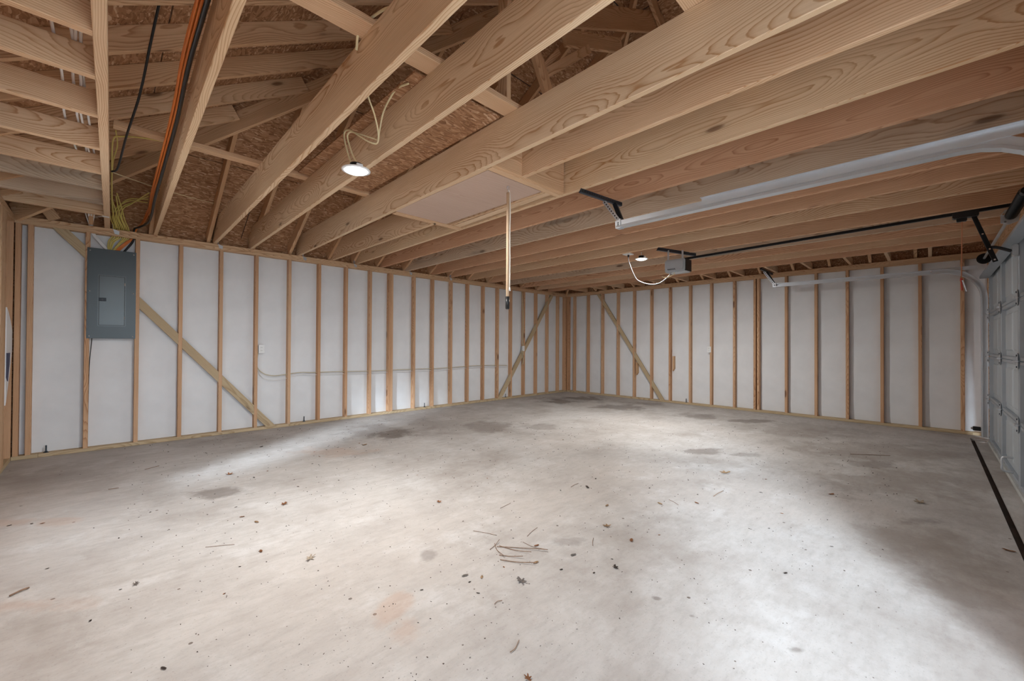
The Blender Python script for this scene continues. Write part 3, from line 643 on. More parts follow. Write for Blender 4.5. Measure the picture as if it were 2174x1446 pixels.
# torsion spring ----------------------------------------------------
ts = empty('torsion_spring', (-2.86, -6.98, 2.31)); tag(ts, 'black torsion spring on a steel shaft above the garage door', 'spring')
bm = bmesh.new(); cyl(bm, (-2.5, 0, 0), (2.53, 0, 0), .0127, n=12); link('shaft', mesh(bm, smooth=True), GALV, ts)
bm = bmesh.new()
turns, r = 46, .03; pts = [Vector((-.03 - .75 * i / (turns * 10), r * math.cos(2 * math.pi * i / 10), r * math.sin(2 * math.pi * i / 10))) for i in range(turns * 10 + 1)]
sweep(bm, pts, .0082, 5); link('coil', mesh(bm, smooth=True), BLKMET, ts)
bm = bmesh.new(); prism(bm, [(-.055, .02), (-.02, .06), (.03, .06), (.055, .02), (.055, -.05), (.01, -.07), (-.045, -.05)], .012, .02, 'x'); link('centre_bracket', mesh(bm), GALV, ts)
for y, z in ((-.04, .03), (.04, .02), (.03, -.045)):
    bm = bmesh.new(); cyl(bm, (.012, y, z), (-.004, y, z), .008, n=8); link('bolt_head', mesh(bm), CHROME, ts)
bm = bmesh.new(); cyl(bm, (-.01, 0, 0), (-.055, 0, 0), .036, .034, n=16); link('spring_cone', mesh(bm), BLKMET, ts)
bm = bmesh.new(); cyl(bm, (-.775, 0, 0), (-.83, 0, 0), .034, .028, n=16); link('spring_cone', mesh(bm), BLKMET, ts)
for xx in (2.42, -2.42):
    bm = bmesh.new(); 
    for (xa, ra, xb, rb) in ((0, .062, .006, .062), (.006, .05, .035, .052), (.035, .066, .042, .066)): cyl(bm, (xx - .02 + xa, 0, 0), (xx - .02 + xb, 0, 0), ra, rb, n=20)
    link('cable_drum', mesh(bm), BLKMET, ts)
    bm = bmesh.new(); prism(bm, [(-.075, -.05), (.035, -.05), (.035, .05), (-.075, .05)], xx + .065 * (1 if xx > 0 else -1), xx + .069 * (1 if xx > 0 else -1), 'x'); link('bearing_plate', mesh(bm), GALV, ts)
# opener ------------------------------------------------------------
op = empty('garage_door_opener', (-2.9, -4.15, 2.33)); tag(op, 'grey garage door opener hung from the joists with black rail', 'opener')
q = lambda x, y, z: (x + 2.9, y + 4.15, z - 2.33)
def rbox(lo, hi, r, n=4):
    """box with rounded edges along X (y,z outline rounded)"""
    bm = bmesh.new(); (x0, y0, z0), (x1, y1, z1) = lo, hi; P = []
    for cy, cz, a0 in ((y1 - r, z1 - r, 0), (y0 + r, z1 - r, 90), (y0 + r, z0 + r, 180), (y1 - r, z0 + r, 270)):
        for k in range(n + 1): a = math.radians(a0 + 90 * k / n); P.append((cy + r * math.cos(a), cz + r * math.sin(a)))
    prism(bm, P, x0, x1, 'x'); return bm
bm = rbox(q(-3.0, -4.275, 2.155), q(-2.80, -4.005, 2.325), .03); bmesh.ops.bevel(bm, geom=[e for e in bm.edges if abs(e.verts[0].co.x - e.verts[1].co.x) < 1e-5], offset=.008, segments=2, affect='EDGES'); link('housing', mesh(bm), GREYP, op)
bm = bmesh.new(); addbox(bm, q(-2.985, -4.285, 2.165), q(-2.815, -4.27, 2.315)); link('end_panel', mesh(bm), BLACK, op)
bm = rbox(q(-3.01, -4.255, 2.18), q(-2.995, -4.03, 2.305), .025); link('face_plate', mesh(bm), GREYP, op)
for k in range(6):
    bm = bmesh.new(); y = -4.055 - k * .018; prism(bm, [q(0, y, 2.184)[1:], q(0, y - .008, 2.184)[1:], q(0, y - .002, 2.203)[1:], q(0, y + .006, 2.203)[1:]], -.1122, -.109, 'x'); link('vent_slot', mesh(bm), BLACK, op)
perf('hanger_bar', q(-3.16, -3.99, Z - .018), q(-2.45, -4.20, Z - .018), op, .04, DGREY, False)
for xx, yy in ((-2.99, -4.05), (-2.87, -4.19)):
    bm = bmesh.new(); addbox(bm, q(xx, yy - .012, 2.32), q(xx + .003, yy + .012, Z - .02)); link('hanger_strap', mesh(bm), GALV, op)
bm = bmesh.new(); sweep(bm, [Vector(q(-2.88, -4.2, 2.332)), Vector(q(-2.87, -7.03, 2.40))], .019, 4); link('rail', mesh(bm), BLKMET, op)
bm = bmesh.new(); addbox(bm, q(-2.905, -6.80, 2.345), q(-2.84, -6.64, 2.40), .008); addbox(bm, q(-2.89, -6.73, 2.315), q(-2.855, -6.665, 2.35), .006); link('trolley', mesh(bm), BLACK, op)
board('door_arm', q(-2.872, -6.76, 2.385), q(-2.872, -6.895, 1.93), .01, .032, BLKMET, op, up=(0, 1, 0)).matrix_parent_inverse = Matrix()
bm = bmesh.new(); sweep(bm, spline([q(-2.86, -6.855, 2.06), q(-2.86, -6.90, 2.055), q(-2.86, -6.985, 2.01)], 4), .013, 6); link('door_arm', mesh(bm), BLKMET, op)
for t_ in (.45, .75, .96): 
    bm = bmesh.new(); p = Vector(q(-2.879, lerp(-6.76, -6.895, t_), lerp(2.385, 1.93, t_))); cyl(bm, p, p - Vector((.006, 0, 0)), .007, n=8); link('bolt_head', mesh(bm), CHROME, op)
cable('release_cord', [q(-2.87, -6.70, 2.32), q(-2.87, -6.698, 2.05), q(-2.87, -6.695, 1.80)], .004, plain('orange_cord', (.50, .20, .10), .8), None, parent=op)
bm = bmesh.new(); cyl(bm, q(-2.895, -6.694, 1.80), q(-2.845, -6.694, 1.79), .009, n=8); cyl(bm, q(-2.87, -6.694, 1.795), q(-2.87, -6.70, 1.70), .006, n=6); link('release_handle', mesh(bm), RED, op)
board('release_lever', q(-2.875, -6.70, 1.79), q(-2.86, -6.725, 1.69), .004, .012, GALV, op, up=(0, 1, 0))
# opener power: ceiling receptacle and cord
rc = box('ceiling_receptacle', (-3.13, -3.565, Z - .012), (-3.02, -3.45, Z - .0005), WHITE); tag(rc, 'white ceiling receptacle plate under a joist beside the far lamp', 'receptacle')
bm = bmesh.new(); cyl(bm, (.01, 0, -.006), (.01, 0, -.04), .014, .011, n=10); o = link('plug', mesh(bm), BLACK, rc)
cable('power_cord', [(-3.065, -3.507, Z - .045), (-3.05, -3.51, 2.36), (-3.02, -3.56, 2.2), (-3.0, -3.62, 2.10), (-2.99, -3.78, 2.03), (-2.99, -3.92, 2.03), (-2.99, -4.03, 2.09), (-2.96, -4.08, 2.158)], .006, plain('grey_cord', (.36, .36, .36), .5), 'white cord hanging from the ceiling receptacle to the opener')
cable('control_wire', [(-2.97, -4.12, 2.157), (-2.99, -4.13, 2.13), (-2.995, -4.06, 2.10), (-3.0, -4.0, 2.10), (-3.005, -3.97, 2.115)], .004, PALEY, 'short pale wire end dangling under the opener')
# photo eye sensor
pe = empty('safety_sensor', (-.36, -6.95, .15)); tag(pe, 'small black safety sensor low on the right door track', 'sensor')
box('body', (-.02, -.0, -.025), (.012, .07, .025), BLACK, pe, .005); bm = bmesh.new(); cyl(bm, (0, .07, 0), (0, .085, 0), .014, n=10); link('eye', mesh(bm), CHROME, pe); box('bracket', (-.012, -.05, -.02), (-.008, .0, .02), GALV, pe)

# ================================================================ BREAKER PANEL
bp = empty('breaker_panel', (-8.245, -.004, 1.238)); tag(bp, 'dark grey electrical breaker panel mounted between wall studs', 'breaker panel')
PW, PHH = .398, .998
bm = bmesh.new(); prism(bm, [(-PW / 2, 0), (PW / 2, 0), (PW / 2, PHH), (-PW / 2, PHH)], -.012, .0, 'y')
bmesh.ops.bevel(bm, geom=[e for e in bm.edges if e.verts[0].co.y < -.01 and e.verts[1].co.y < -.01], offset=.008, segments=2, affect='EDGES'); link('cover', mesh(bm), PANEL, bp)
bm = bmesh.new(); addbox(bm, (-.18, 0.002, .02), (.18, .085, PHH - .02)); link('box', mesh(bm), PANEL, bp)
dx0, dx1, dz0, dz1 = -.106, .106, .146, .70
bm = bmesh.new()
for lo, hi in (((dx0 - .008, -.016, dz0 - .008), (dx1 + .008, -.011, dz0)), ((dx0 - .008, -.016, dz1), (dx1 + .008, -.011, dz1 + .008)), ((dx0 - .008, -.016, dz0), (dx0, -.011, dz1)), ((dx1, -.016, dz0), (dx1 + .008, -.011, dz1))): addbox(bm, lo, hi)
link('door_frame', mesh(bm), PANELD, bp)
bm = bmesh.new(); addbox(bm, (dx0, -.0123, dz0), (dx1, -.0115, dz1)); link('door_gap', mesh(bm), BLACK, bp)
bm = bmesh.new(); prism(bm, [(dx0 + .005, dz0 + .005), (dx1 - .005, dz0 + .005), (dx1 - .005, dz1 - .005), (dx0 + .005, dz1 - .005)], -.0155, -.0115, 'y'); dr = link('door', mesh(bm), PANELD, bp)
bm = bmesh.new(); addbox(bm, (dx0 - .002, -.021, .415), (dx0 + .06, -.0155, .452), .003); lt = link('latch', mesh(bm), BLKMET, dr); box('slider', (dx0 + .022, -.024, .423), (dx0 + .036, -.0205, .443), BLACK, lt)
for zz in (.22, .60):
    bm = bmesh.new(); cyl(bm, (dx1 - .001, -.016, zz), (dx1 - .001, -.016, zz + .03), .004, n=8); link('hinge_pin', mesh(bm), CHROME, dr)
for sx in (-1, 1):
    for zz in (.025, .52, PHH - .03):
        bm = bmesh.new(); lathe(bm, [(0, .004), (.004, .0035), (.007, 0), (.007, -.001)], 10); o = link('screw', mesh(bm, smooth=True), CHROME, bp); o.location = (sx * (PW / 2 - .022), -.012, zz); o.rotation_euler = (math.pi / 2, 0, 0)
cable('ground_wire', [(-8.40, .03, 1.24), (-8.405, .015, 1.15), (-8.415, .012, 1.0), (-8.42, .02, .8), (-8.424, .03, .3), (-8.424, .035, .045)], .004, BLACK, 'thin black wire running down below the breaker panel')

# ================================================================ CABLES
YL = 'yellow cable arching from the second joist into the breaker panel'
rnd = random.Random(3)
for k in range(9):
    jx = (k - 4) * .012; e = rnd.uniform(-.02, .02); ph = rnd.uniform(0, .06)
    top = [(-8.255 + .5 * jx + e, -.42 - ph * 2, 2.70 + ph), (-8.235 + jx, -.27 - ph, 2.64 + ph * .6), (-8.21 + jx * 1.2, -.12, 2.575)]
    if k % 2: top = [(-7.985, -.5 - .03 * k, 2.70 + .01 * k), (-8.11 + e, -.42, 2.69 + ph), (-8.19 + jx * .6, -.29, 2.655 + ph * .4), (-8.215 + jx, -.14, 2.59)]
    cable('yellow_cable', top + [(-8.175 + jx * 1.3, .028, 2.50), (-8.18 + jx * 1.4, .036, 2.40), (-8.225 + jx * .9 + e, .02 + .012 * (k % 3), 2.33), (-8.26 + jx * .5, .045, 2.225)], .0058, YEL, YL if k % 2 else 'yellow cable dropping beside the first joist into the breaker panel', 'yellow cables above the breaker panel', flat=1.0, k=6)
WL = 'white cable over the short joists to the breaker panel, %s of four'
WP = [[(-8.50, -3.95), (-8.50, -3.67), (-8.49, -3.24), (-8.506, -2.61), (-8.469, -1.98), (-8.44, -1.2), (-8.45, -.5)], [(-8.42, -4.2), (-8.427, -3.71), (-8.451, -3.21), (-8.43, -2.72), (-8.42, -1.96), (-8.41, -1.45), (-8.43, -.5)], [(-8.45, -4.2), (-8.44, -3.71), (-8.42, -3.23), (-8.45, -2.68), (-8.40, -1.95), (-8.40, -1.0), (-8.41, -.5)], [(-8.39, -4.2), (-8.41, -3.7), (-8.41, -3.2), (-8.396, -2.64), (-8.378, -1.93), (-8.378, -1.41), (-8.39, -.5)]]
for k, wp in enumerate(WP):
    P3 = [(x, y, Z + .147 + .012 * ((i + k) % 2)) for i, (x, y) in enumerate(wp)]
    P3 += [(-8.46 + .022 * k, -.13, 2.58), (-8.435 + .009 * k, .03, 2.50), (-8.42 + .008 * k, .036, 2.41), (-8.365 + .008 * k, .025, 2.32), (-8.29 + .006 * k, .045, 2.225)]
    cable('white_cable', P3, .0085, WCAB, WL % ('leftmost', 'second from left', 'third from left', 'rightmost')[k], 'white cables over the short joists', flat=.55, k=6)
OP = [(-8.011, -4.75, 2.72), (-8.011, -4.27, 2.70), (-8.009, -3.74, 2.68), (-7.99, -3.09, 2.65), (-7.985, -2.26, 2.60), (-7.975, -1.37, 2.58), (-7.96, -.8, 2.56), (-7.955, -.4, 2.60)]
for k in range(4):
    P3 = [(x - .016 - .012 * (k % 2), y, z + .014 * k + .002 + .006 * math.sin(i * 2 + k)) for i, (x, y, z) in enumerate(OP)]
    P3 += [(-8.0, -.12, 2.56 + .01 * k), (-8.07 + .008 * k, .03, 2.51), (-8.085 + .006 * k, .04, 2.41), (-8.14 + .008 * k, .03 + .006 * k, 2.345), (-8.235 + .01 * k, .045, 2.225)]
    cable('orange_cable', P3, .0058, ORG, 'orange cable strapped along the second joist, %s of four' % ('lowest', 'second lowest', 'second highest', 'highest')[k], 'orange cables along the joist', k=6)
BP = [(x - .008, y, z - .036) for x, y, z in OP[:-1]] + [(-7.97, -.35, 2.53), (-8.03, -.1, 2.52), (-8.065, .03, 2.51), (-8.075, .045, 2.38), (-8.12, .06, 2.29), (-8.16, .06, 2.225)]
cable('service_cable', BP, .011, BLACK, 'thick black service cable strapped beside the orange cables', k=6)
cable('coax_cable', [(-8.05, -3.9, 3.45), (-8.108, -3.4, 3.156), (-8.134, -3.2, 3.002), (-8.166, -2.9, 2.803), (-8.216, -2.5, 2.651), (-8.25, -2.08, 2.545), (-8.282, -2.0, 2.53)], .007, BLACK, 'single black cable hanging from the roof to the first joist')
cable('yellow_cable', [(-7.955, -2.3, 2.764), (-8.1, -2.2, 2.785), (-8.226, -2.1, 2.79), (-8.275, -2.0, 2.785), (-8.277, -1.6, 2.74), (-8.272, -1.1, 2.70), (-8.265, -.6, 2.66), (-8.245, -.2, 2.60), (-8.215, .03, 2.50)], .0055, YEL, 'yellow cable looping around beside the first joist')
cable('yellow_cable', [(-8.262, -2.0, 2.859), (-8.247, -1.7, 2.843), (-8.268, -1.3, 2.815), (-8.262, -.6, 2.72), (-8.234, -.05, 2.554), (-8.20, .03, 2.50)], .005, YEL, 'thin yellow cable curling down to the wall plate')
cable('yellow_cable', [(-8.27, -1.2, 2.761), (-7.947, -.9, 2.79), (-7.6, -.6, 2.84), (-7.30, -.36, 2.89)], .004, PALEY, 'thin yellow cable stretched across to the third joist')
# lamp feed cables
cable('lamp_cable', [(-7.23, -4.2, 2.78), (-7.2, -4.105, 2.714), (-7.12, -4.034, 2.641), (-7.05, -3.951, 2.572), (-7.035, -3.90, 2.535), (-7.06, -3.85, 2.55), (-7.1, -3.78, 2.60), (-7.12, -3.66, 2.68), (-7.135, -3.61, 2.66), (-7.13, -3.66, 2.52), (-7.135, -3.74, 2.405)], .006, PALEY, 'pale yellow cable feeding the near lamp from the left', flat=.6)
cable('lamp_cable', [(-7.055, -4.33, 2.735), (-7.05, -4.2, 2.768), (-7.05, -4.12, 2.754), (-7.05, -4.017, 2.693), (-7.045, -3.956, 2.6), (-7.035, -3.915, 2.555), (-7.045, -3.867, 2.575), (-7.1, -3.755, 2.627), (-7.12, -3.684, 2.657), (-7.13, -3.655, 2.628), (-7.115, -3.70, 2.5), (-7.11, -3.78, 2.405)], .006, PALEY, 'pale yellow cable feeding the near lamp from the right', flat=.6)
cable('lamp_cable', [(-7.33, -5.4, 2.775), (-7.33, -5.0, 2.775), (-7.348, -4.784, 2.78), (-7.375, -4.64, 2.812), (-7.40, -4.5, 2.812), (-7.418, -4.46, 2.78), (-7.415, -4.43, 2.70)], .0065, PALEY, 'pale yellow cable lying on top of the third joist', flat=.6)
# wall cables behind the back wall studs
CW = [(-6.788, .035, 1.07), (-6.80, .03, .88), (-6.724, .03, .774), (-6.6, .03, .735), (-6.487, .035, .74), (-6.235, .035, .765), (-6.05, .035, .757), (-5.61, .035, .752), (-5.198, .035, .742), (-4.379, .035, .741), (-3.8, .035, .735), (-3.163, .035, .75), (-2.667, .035, .756), (-2.013, .035, .735)]
cable('wall_cable', CW, .0055, TANC, 'tan cable threaded through the back wall studs, upper of two', k=5)
cable('wall_cable', [(x, y + .004, z - .035 - (.03 if -6.75 < x < -6.4 else 0)) for x, y, z in CW[1:]], .004, WCAB, 'pale cable threaded through the back wall studs, lower of two', k=5)
cable('wall_cable', [(-6.80, .03, 2.40), (-6.795, .03, 2.33), (-6.806, .02, 2.25)], .005, TANC, 'short tan cable end under the plate above the left outlet')
for k, dx in enumerate((0, .018)):
    cable('wall_cable', [(-1.60 + dx, -.008, 2.38), (-1.575 + dx, -.012, 2.1), (-1.56 + dx, -.012, 1.6), (-1.575 + dx, -.012, 1.3), (-1.55 + dx, -.01, 1.16)], .005, TANC, ('left' if k == 0 else 'right') + ' tan cable stapled down the stud above the far outlet', k=5)
    cable('wall_cable', [(-1.60 + dx * 2, -.008, 1.06), (-1.575 + dx, -.012, .95), (-1.545 + dx, -.012, .85), (-1.555 + dx, -.008, .74)], .005, TANC, ('left' if k == 0 else 'right') + ' tan cable below the far outlet', k=5)
cable('wall_cable', [(.075, -3.5, 2.39), (.07, -3.497, 2.2), (.065, -3.49, 1.9), (.07, -3.497, 1.5), (.075, -3.497, 1.18)], .005, TANC, 'tan cable running down to the outlet on the right wall', k=5)

# ================================================================ OUTLETS, TIES, BOLTS
def outlet(loc_, rz, label):
    t = empty('outlet', loc_, rz); tag(t, label, 'outlet')
    bm = bmesh.new(); addbox(bm, (-.028, 0, -.05), (.028, .05, .05)); link('box', mesh(bm), GREYP, t)
    bm = bmesh.new(); addbox(bm, (-.036, -.006, -.058), (.036, .0, .058), .002); pl = link('cover_plate', mesh(bm), WHITE, t)
    for zz in (-.02, .02):
        bm = bmesh.new(); cyl(bm, (0, -.006, zz), (0, -.0085, zz), .015, n=14); rcp = link('receptacle', mesh(bm), WHITE, pl)
        for sx in (-.005, .005): 
            bm = bmesh.new(); addbox(bm, (sx - .0012, -.0092, zz - .003), (sx + .0012, -.0084, zz + .005)); link('slot', mesh(bm), BLACK, pl)
outlet((-6.756, -.002, 1.113), 0, 'white wall outlet on a back wall stud nearer the breaker panel')
outlet((-1.528, -.006, 1.1), 0, 'white wall outlet by the brace near the far corner')
outlet((.056, -3.475, 1.114), -math.pi / 2, 'white wall outlet on a right wall stud')
TI = [(-8.225, 'second from left corner'), (-7.245, ''), (-6.215, ''), (-5.45, ''), (-4.44, ''), (-3.565, '')]
for k, (x, _) in enumerate(TI):
    t = empty('hurricane_tie', (x, -.004, Z)); nm = ('first', 'second', 'third', 'fourth', 'fifth', 'sixth')[k]
    tag(t, 'small galvanised hurricane tie on the back wall plate, %s from the left' % nm, 'bracket', 'hurricane ties on the back wall plate')
    bm = bmesh.new(); prism(bm, [(-.02, .0), (.035, -.02), (.03, -.06), (-.005, -.055)], -.003, 0, 'y'); link('plate_flange', mesh(bm), GALV, t)
    bm = bmesh.new(); prism(bm, [(0, 0), (-.05, .0), (-.045, .03), (0, .07)], -.024, -.021, 'x'); link('joist_flange', mesh(bm), GALV, t)
for x, lb in ((-8.726, 'threaded anchor bolt in the sill left of the breaker panel'), (-6.184, 'threaded anchor bolt in the sill below the left outlet'), (-4.11, 'threaded anchor bolt in the middle of the back wall sill'), (-2.05, 'threaded anchor bolt at the foot of the far brace')):
    t = empty('anchor_bolt', (x, .028, PH)); tag(t, lb, 'bolt', 'sill anchor bolts')
    bm = bmesh.new(); cyl(bm, (0, 0, 0), (0, 0, .075), .0065, n=10); link('rod', mesh(bm), DGREY, t)
    bm = bmesh.new(); cyl(bm, (0, 0, .0035), (0, 0, .015), .012, n=6); link('nut', mesh(bm), DGREY, t)
    bm = bmesh.new(); cyl(bm, (0, 0, 0), (0, 0, .0035), .022, n=14); link('washer', mesh(bm), DGREY, t)
t = empty('anchor_bolt', (.09, -3.02, PH)); tag(t, 'threaded anchor bolt in the right wall sill', 'bolt', 'sill anchor bolts')
bm = bmesh.new(); cyl(bm, (0, 0, 0), (0, 0, .075), .0065, n=10); link('rod', mesh(bm), DGREY, t)
bm = bmesh.new(); cyl(bm, (0, 0, 0), (0, 0, .0035), .022, n=14); link('washer', mesh(bm), DGREY, t)
tg = empty('paper_tag', (-8.33, -.62, Z - .001)); tag(tg, 'white paper tag stapled under the first joist', 'tag')
bm = bmesh.new(); prism(bm, [(0, 0), (.05, .01), (.05, .06), (.0, .05)], -.003, -.001, 'z'); link('sheet', mesh(bm), WHITE, tg)
bm = bmesh.new(); sweep(bm, spline([(0, .03, -.002), (-.05, .03, -.02), (-.09, .02, -.01), (-.1, 0, .02)], 4), .002, 5); link('string', mesh(bm), ROPE, tg)

# ================================================================ LAMPS
def lamp(loc_, label, rings=True):
    t = empty('ceiling_lamp', loc_); tag(t, label, 'lamp', 'round LED ceiling lamps')
    bm = bmesh.new(); lathe(bm, [(0, .012), (.055, .012), (.092, .004), (.092, -.001), (.070, -.004), (.070, 0), (0, 0)], 32); link('trim_ring', mesh(bm, smooth=True), WHITE, t)
    bm = bmesh.new(); lathe(bm, [(.069, -.002), (.066, -.008), (.045, -.016), (0, -.02)], 32); link('lens', mesh(bm, smooth=True), LENS, t)
    bm = bmesh.new(); cyl(bm, (0, 0, .012), (0, 0, .045), .042, .04, n=20); link('driver_housing', mesh(bm, smooth=True), BLKMET, t)
    bm = bmesh.new(); addbox(bm, (-.02, -.06, .012), (.02, -.045, .03)); link('clip', mesh(bm), WHITE, t)
    l = bpy.data.lights.new('lamp_light', 'AREA'); l.shape = 'DISK'; l.size = .13; l.energy = LAMP_W; l.color = (1.0, .985, .955)
    o = bpy.data.objects.new('lamp_light', l); COL.objects.link(o); o.parent = t; o.location = (0, 0, -.024)
    return t
lamp((-7.122, -3.78, 2.36), 'lit round LED lamp dangling on yellow cables, nearer the camera')
t = lamp((-2.80, -3.565, 2.437), 'lit round LED lamp near the door opener, farther away')
bm = bmesh.new(); cyl(bm, (.0, 0, .045), (-.002, .0, Z - 2.437 + .06), .004, n=6); link('feed_wire', mesh(bm), WCAB, t)

# ================================================================ ATTIC HATCH AND PULL POLE
ha = empty('attic_hatch', (-6.0, -3.53, Z + .004)); tag(ha, 'closed plywood attic hatch panel set between the joists', 'hatch')
bm = bmesh.new(); addbox(bm, (-.315, -.668, 0), (.285, .678, .009)); link('panel', mesh(bm), W_PLY, ha)
bm = bmesh.new(); addbox(bm, (-.333, -.675, .001), (-.318, .68, .02)); link('edge_trim', mesh(bm), W_JOIST, ha)
bm = bmesh.new(); pts = [Vector((.0 + .014 * math.cos(a), -.56, -.014 + .014 * math.sin(a))) for a in [2 * math.pi * k / 14 for k in range(13)]]; sweep(bm, pts, .003, 6); link('eye_ring', mesh(bm, smooth=True), CHROME, ha)
pp = empty('pull_pole', (-6.018, -4.11, 1.485)); tag(pp, 'wooden pull pole with black grip hanging from the attic hatch', 'pole')
bm = bmesh.new(); cyl(bm, (0, 0, .085), (0, 0, .93), .0125, n=14); link('shaft', mesh(bm, smooth=True), W_POLE, pp)
bm = bmesh.new(); cyl(bm, (0, 0, 0), (0, 0, .095), .0165, n=14); cyl(bm, (0, 0, -.006), (0, 0, 0), .012, .0165, n=14); link('grip', mesh(bm, smooth=True), BLACK, pp)
bm = bmesh.new(); sweep(bm, spline([(0, 0, .93), (.008, .0, .955), (.016, .006, .975), (.012, .01, .99), (0, .01, .965)], 5), .0025, 6); link('hook', mesh(bm, smooth=True), GALV, pp)
cable('rope', [(-6.0, -4.094, Z - .026), (-5.985, -4.095, Z - .05), (-5.982, -4.10, Z - .2), (-5.984, -4.10, 2.1), (-5.982, -4.10, 1.85), (-5.984, -4.10, 1.66)], .004, ROPE, 'white pull rope hanging from the hatch beside the pole', k=5)['category'] = 'rope'
bm = bmesh.new(); cyl(bm, (.0, 0, -.03), (0, 0, 0), .010, .004, n=10); o = link('cord_bell', mesh(bm, smooth=True), WHITE, bpy.data.objects['rope']); o.location = Vector((-5.984, -4.10, 1.66)) - bpy.data.objects['rope'].location

# ================================================================ LEAF LITTER
def leaf_mesh(shape, seed, curl=.25):
    r = random.Random(seed); bm = bmesh.new(); pts = []
    if shape == 'oval':
        for k in range(14): a = 2 * math.pi * k / 14; pts.append((math.cos(a) * (1 + .06 * r.uniform(-1, 1)), math.sin(a) * .42 * (1 + .15 * r.uniform(-1, 1))))
    elif shape == 'lobed':
        for k in range(22):
            a = 2 * math.pi * k / 22; rad = (1.0 if k % 4 in (0, 1) else .48) * (1 + .15 * r.uniform(-1, 1)); pts.append((math.cos(a) * rad, math.sin(a) * rad * .75))
    else:
        for k in range(8): a = 2 * math.pi * k / 8; pts.append((math.cos(a) * r.uniform(.7, 1.1), math.sin(a) * r.uniform(.3, .6)))
    c = bm.verts.new((0, 0, .04)); V = []; Mv = []
    for x, y in pts:
        z = curl * (x * x * .5 + abs(y) * .9) + .08 * r.uniform(0, 1); V.append(bm.verts.new((x, y, z))); Mv.append(bm.verts.new((x * .5, y * .5, z * .3 + .03)))
    n = len(V)
    for i in range(n):
        j = (i + 1) % n; bm.faces.new((c, Mv[i], Mv[j])); bm.faces.new((Mv[i], V[i], V[j], Mv[j]))
    geo = bmesh.ops.solidify(bm, geom=bm.faces[:], thickness=.03)
    me = bpy.data.meshes.new('leaf'); bm.to_mesh(me); bm.free(); return me
LV = [(-7.49,-2.013,.060,'lobed',0,'reddish brown lobed leaf on the bright floor streak'),(-7.351,-3.115,.050,'lobed',0,'brown crumpled lobed leaf on open floor left of centre'),(-7.628,-3.161,.026,'oval',0,'small brown oval leaf left of the crumpled lobed leaf'),(-6.502,-3.877,.040,'lobed',0,'brown curled leaf near the middle of the floor'),(-7.665,-3.784,.030,'oval',0,'flat reddish brown leaf in the left foreground'),(-7.49,-4.063,.050,'lobed',4,'pale bleached curled leaf in the left foreground'),(-7.579,-3.324,.034,'oval',1,'slender tan leaf left of centre'),(-8.154,-4.508,.022,'oval',2,'small blackish leaf at the lower left edge'),(-8.194,-3.724,.032,'lobed',3,'grey smudged leaf clump at lower left'),(-6.982,-4.799,.030,'oval',3,'grey brown curled leaf left of the twig pile'),(-6.012,-5.205,.036,'oval',0,'upright brown leaf on the bluish floor'),(-6.478,-4.843,.028,'oval',0,'brown oval leaf right of the twig pile'),(-6.624,-4.968,.032,'oval',1,'tan leaf tucked at the end of the twig pile'),(-6.811,-5.04,.050,'lobed',3,'flat dark grey lobed leaf below the twig pile'),(-6.928,-4.87,.024,'oval',1,'tan folded leaf below the twig pile'),(-6.41,-5.063,.032,'oval',3,'dark curled leaf on the bluish floor patch'),(-5.949,-4.993,.045,'lobed',1,'tan crumpled leaf with long stem'),(-5.645,-4.80,.034,'oval',1,'slender brown leaf above the crumpled stemmed one'),(-5.325,-5.058,.040,'oval',1,'long pale brown leaf right of centre'),(-5.11,-5.246,.034,'oval',0,'small brown triangular leaf right of centre'),(-4.171,-5.141,.080,'lobed',1,'tan brown leaf toward the garage door side'),(-6.355,-5.303,.035,'lobed',2,'blackish leaf clump on the bluish floor'),(-5.761,-5.957,.022,'oval',2,'small black leaf on the bright floor at right'),(-4.136,-5.932,.045,'oval',0,'dark brown leaf at the edge of the bright floor'),(-7.23,-5.476,.028,'lobed',0,'brown leaf cut off by the bottom picture edge'),(-3.862,-6.44,.075,'lobed',4,'pale tan leaf on the shaded floor by the door'),(-4.533,-6.819,.045,'oval',0,'dark brown leaf beside the door groove'),(-5.42,-4.468,.045,'oval',2,'dark flat leaf in the middle of the bright floor'),(-7.006,-1.073,.045,'oval',2,'dark leaf scrap in front of the brace foot'),(-6.111,-1.80,.055,'oval',1,'light brown leaf beside the dark stain patch')]
for k, (x, y, s, sh, mi, lb) in enumerate(LV):
    o = link('dry_leaf', leaf_mesh(sh, k, .35 if sh == 'oval' else .5), LEAFM[mi]); r = random.Random(k); o.location = (x, y, .001); s *= .62; o.scale = (s, s, s * .8); o.rotation_euler = (0, 0, r.uniform(0, 6.28)); tag(o, lb, 'leaf', 'dry leaves on the floor')
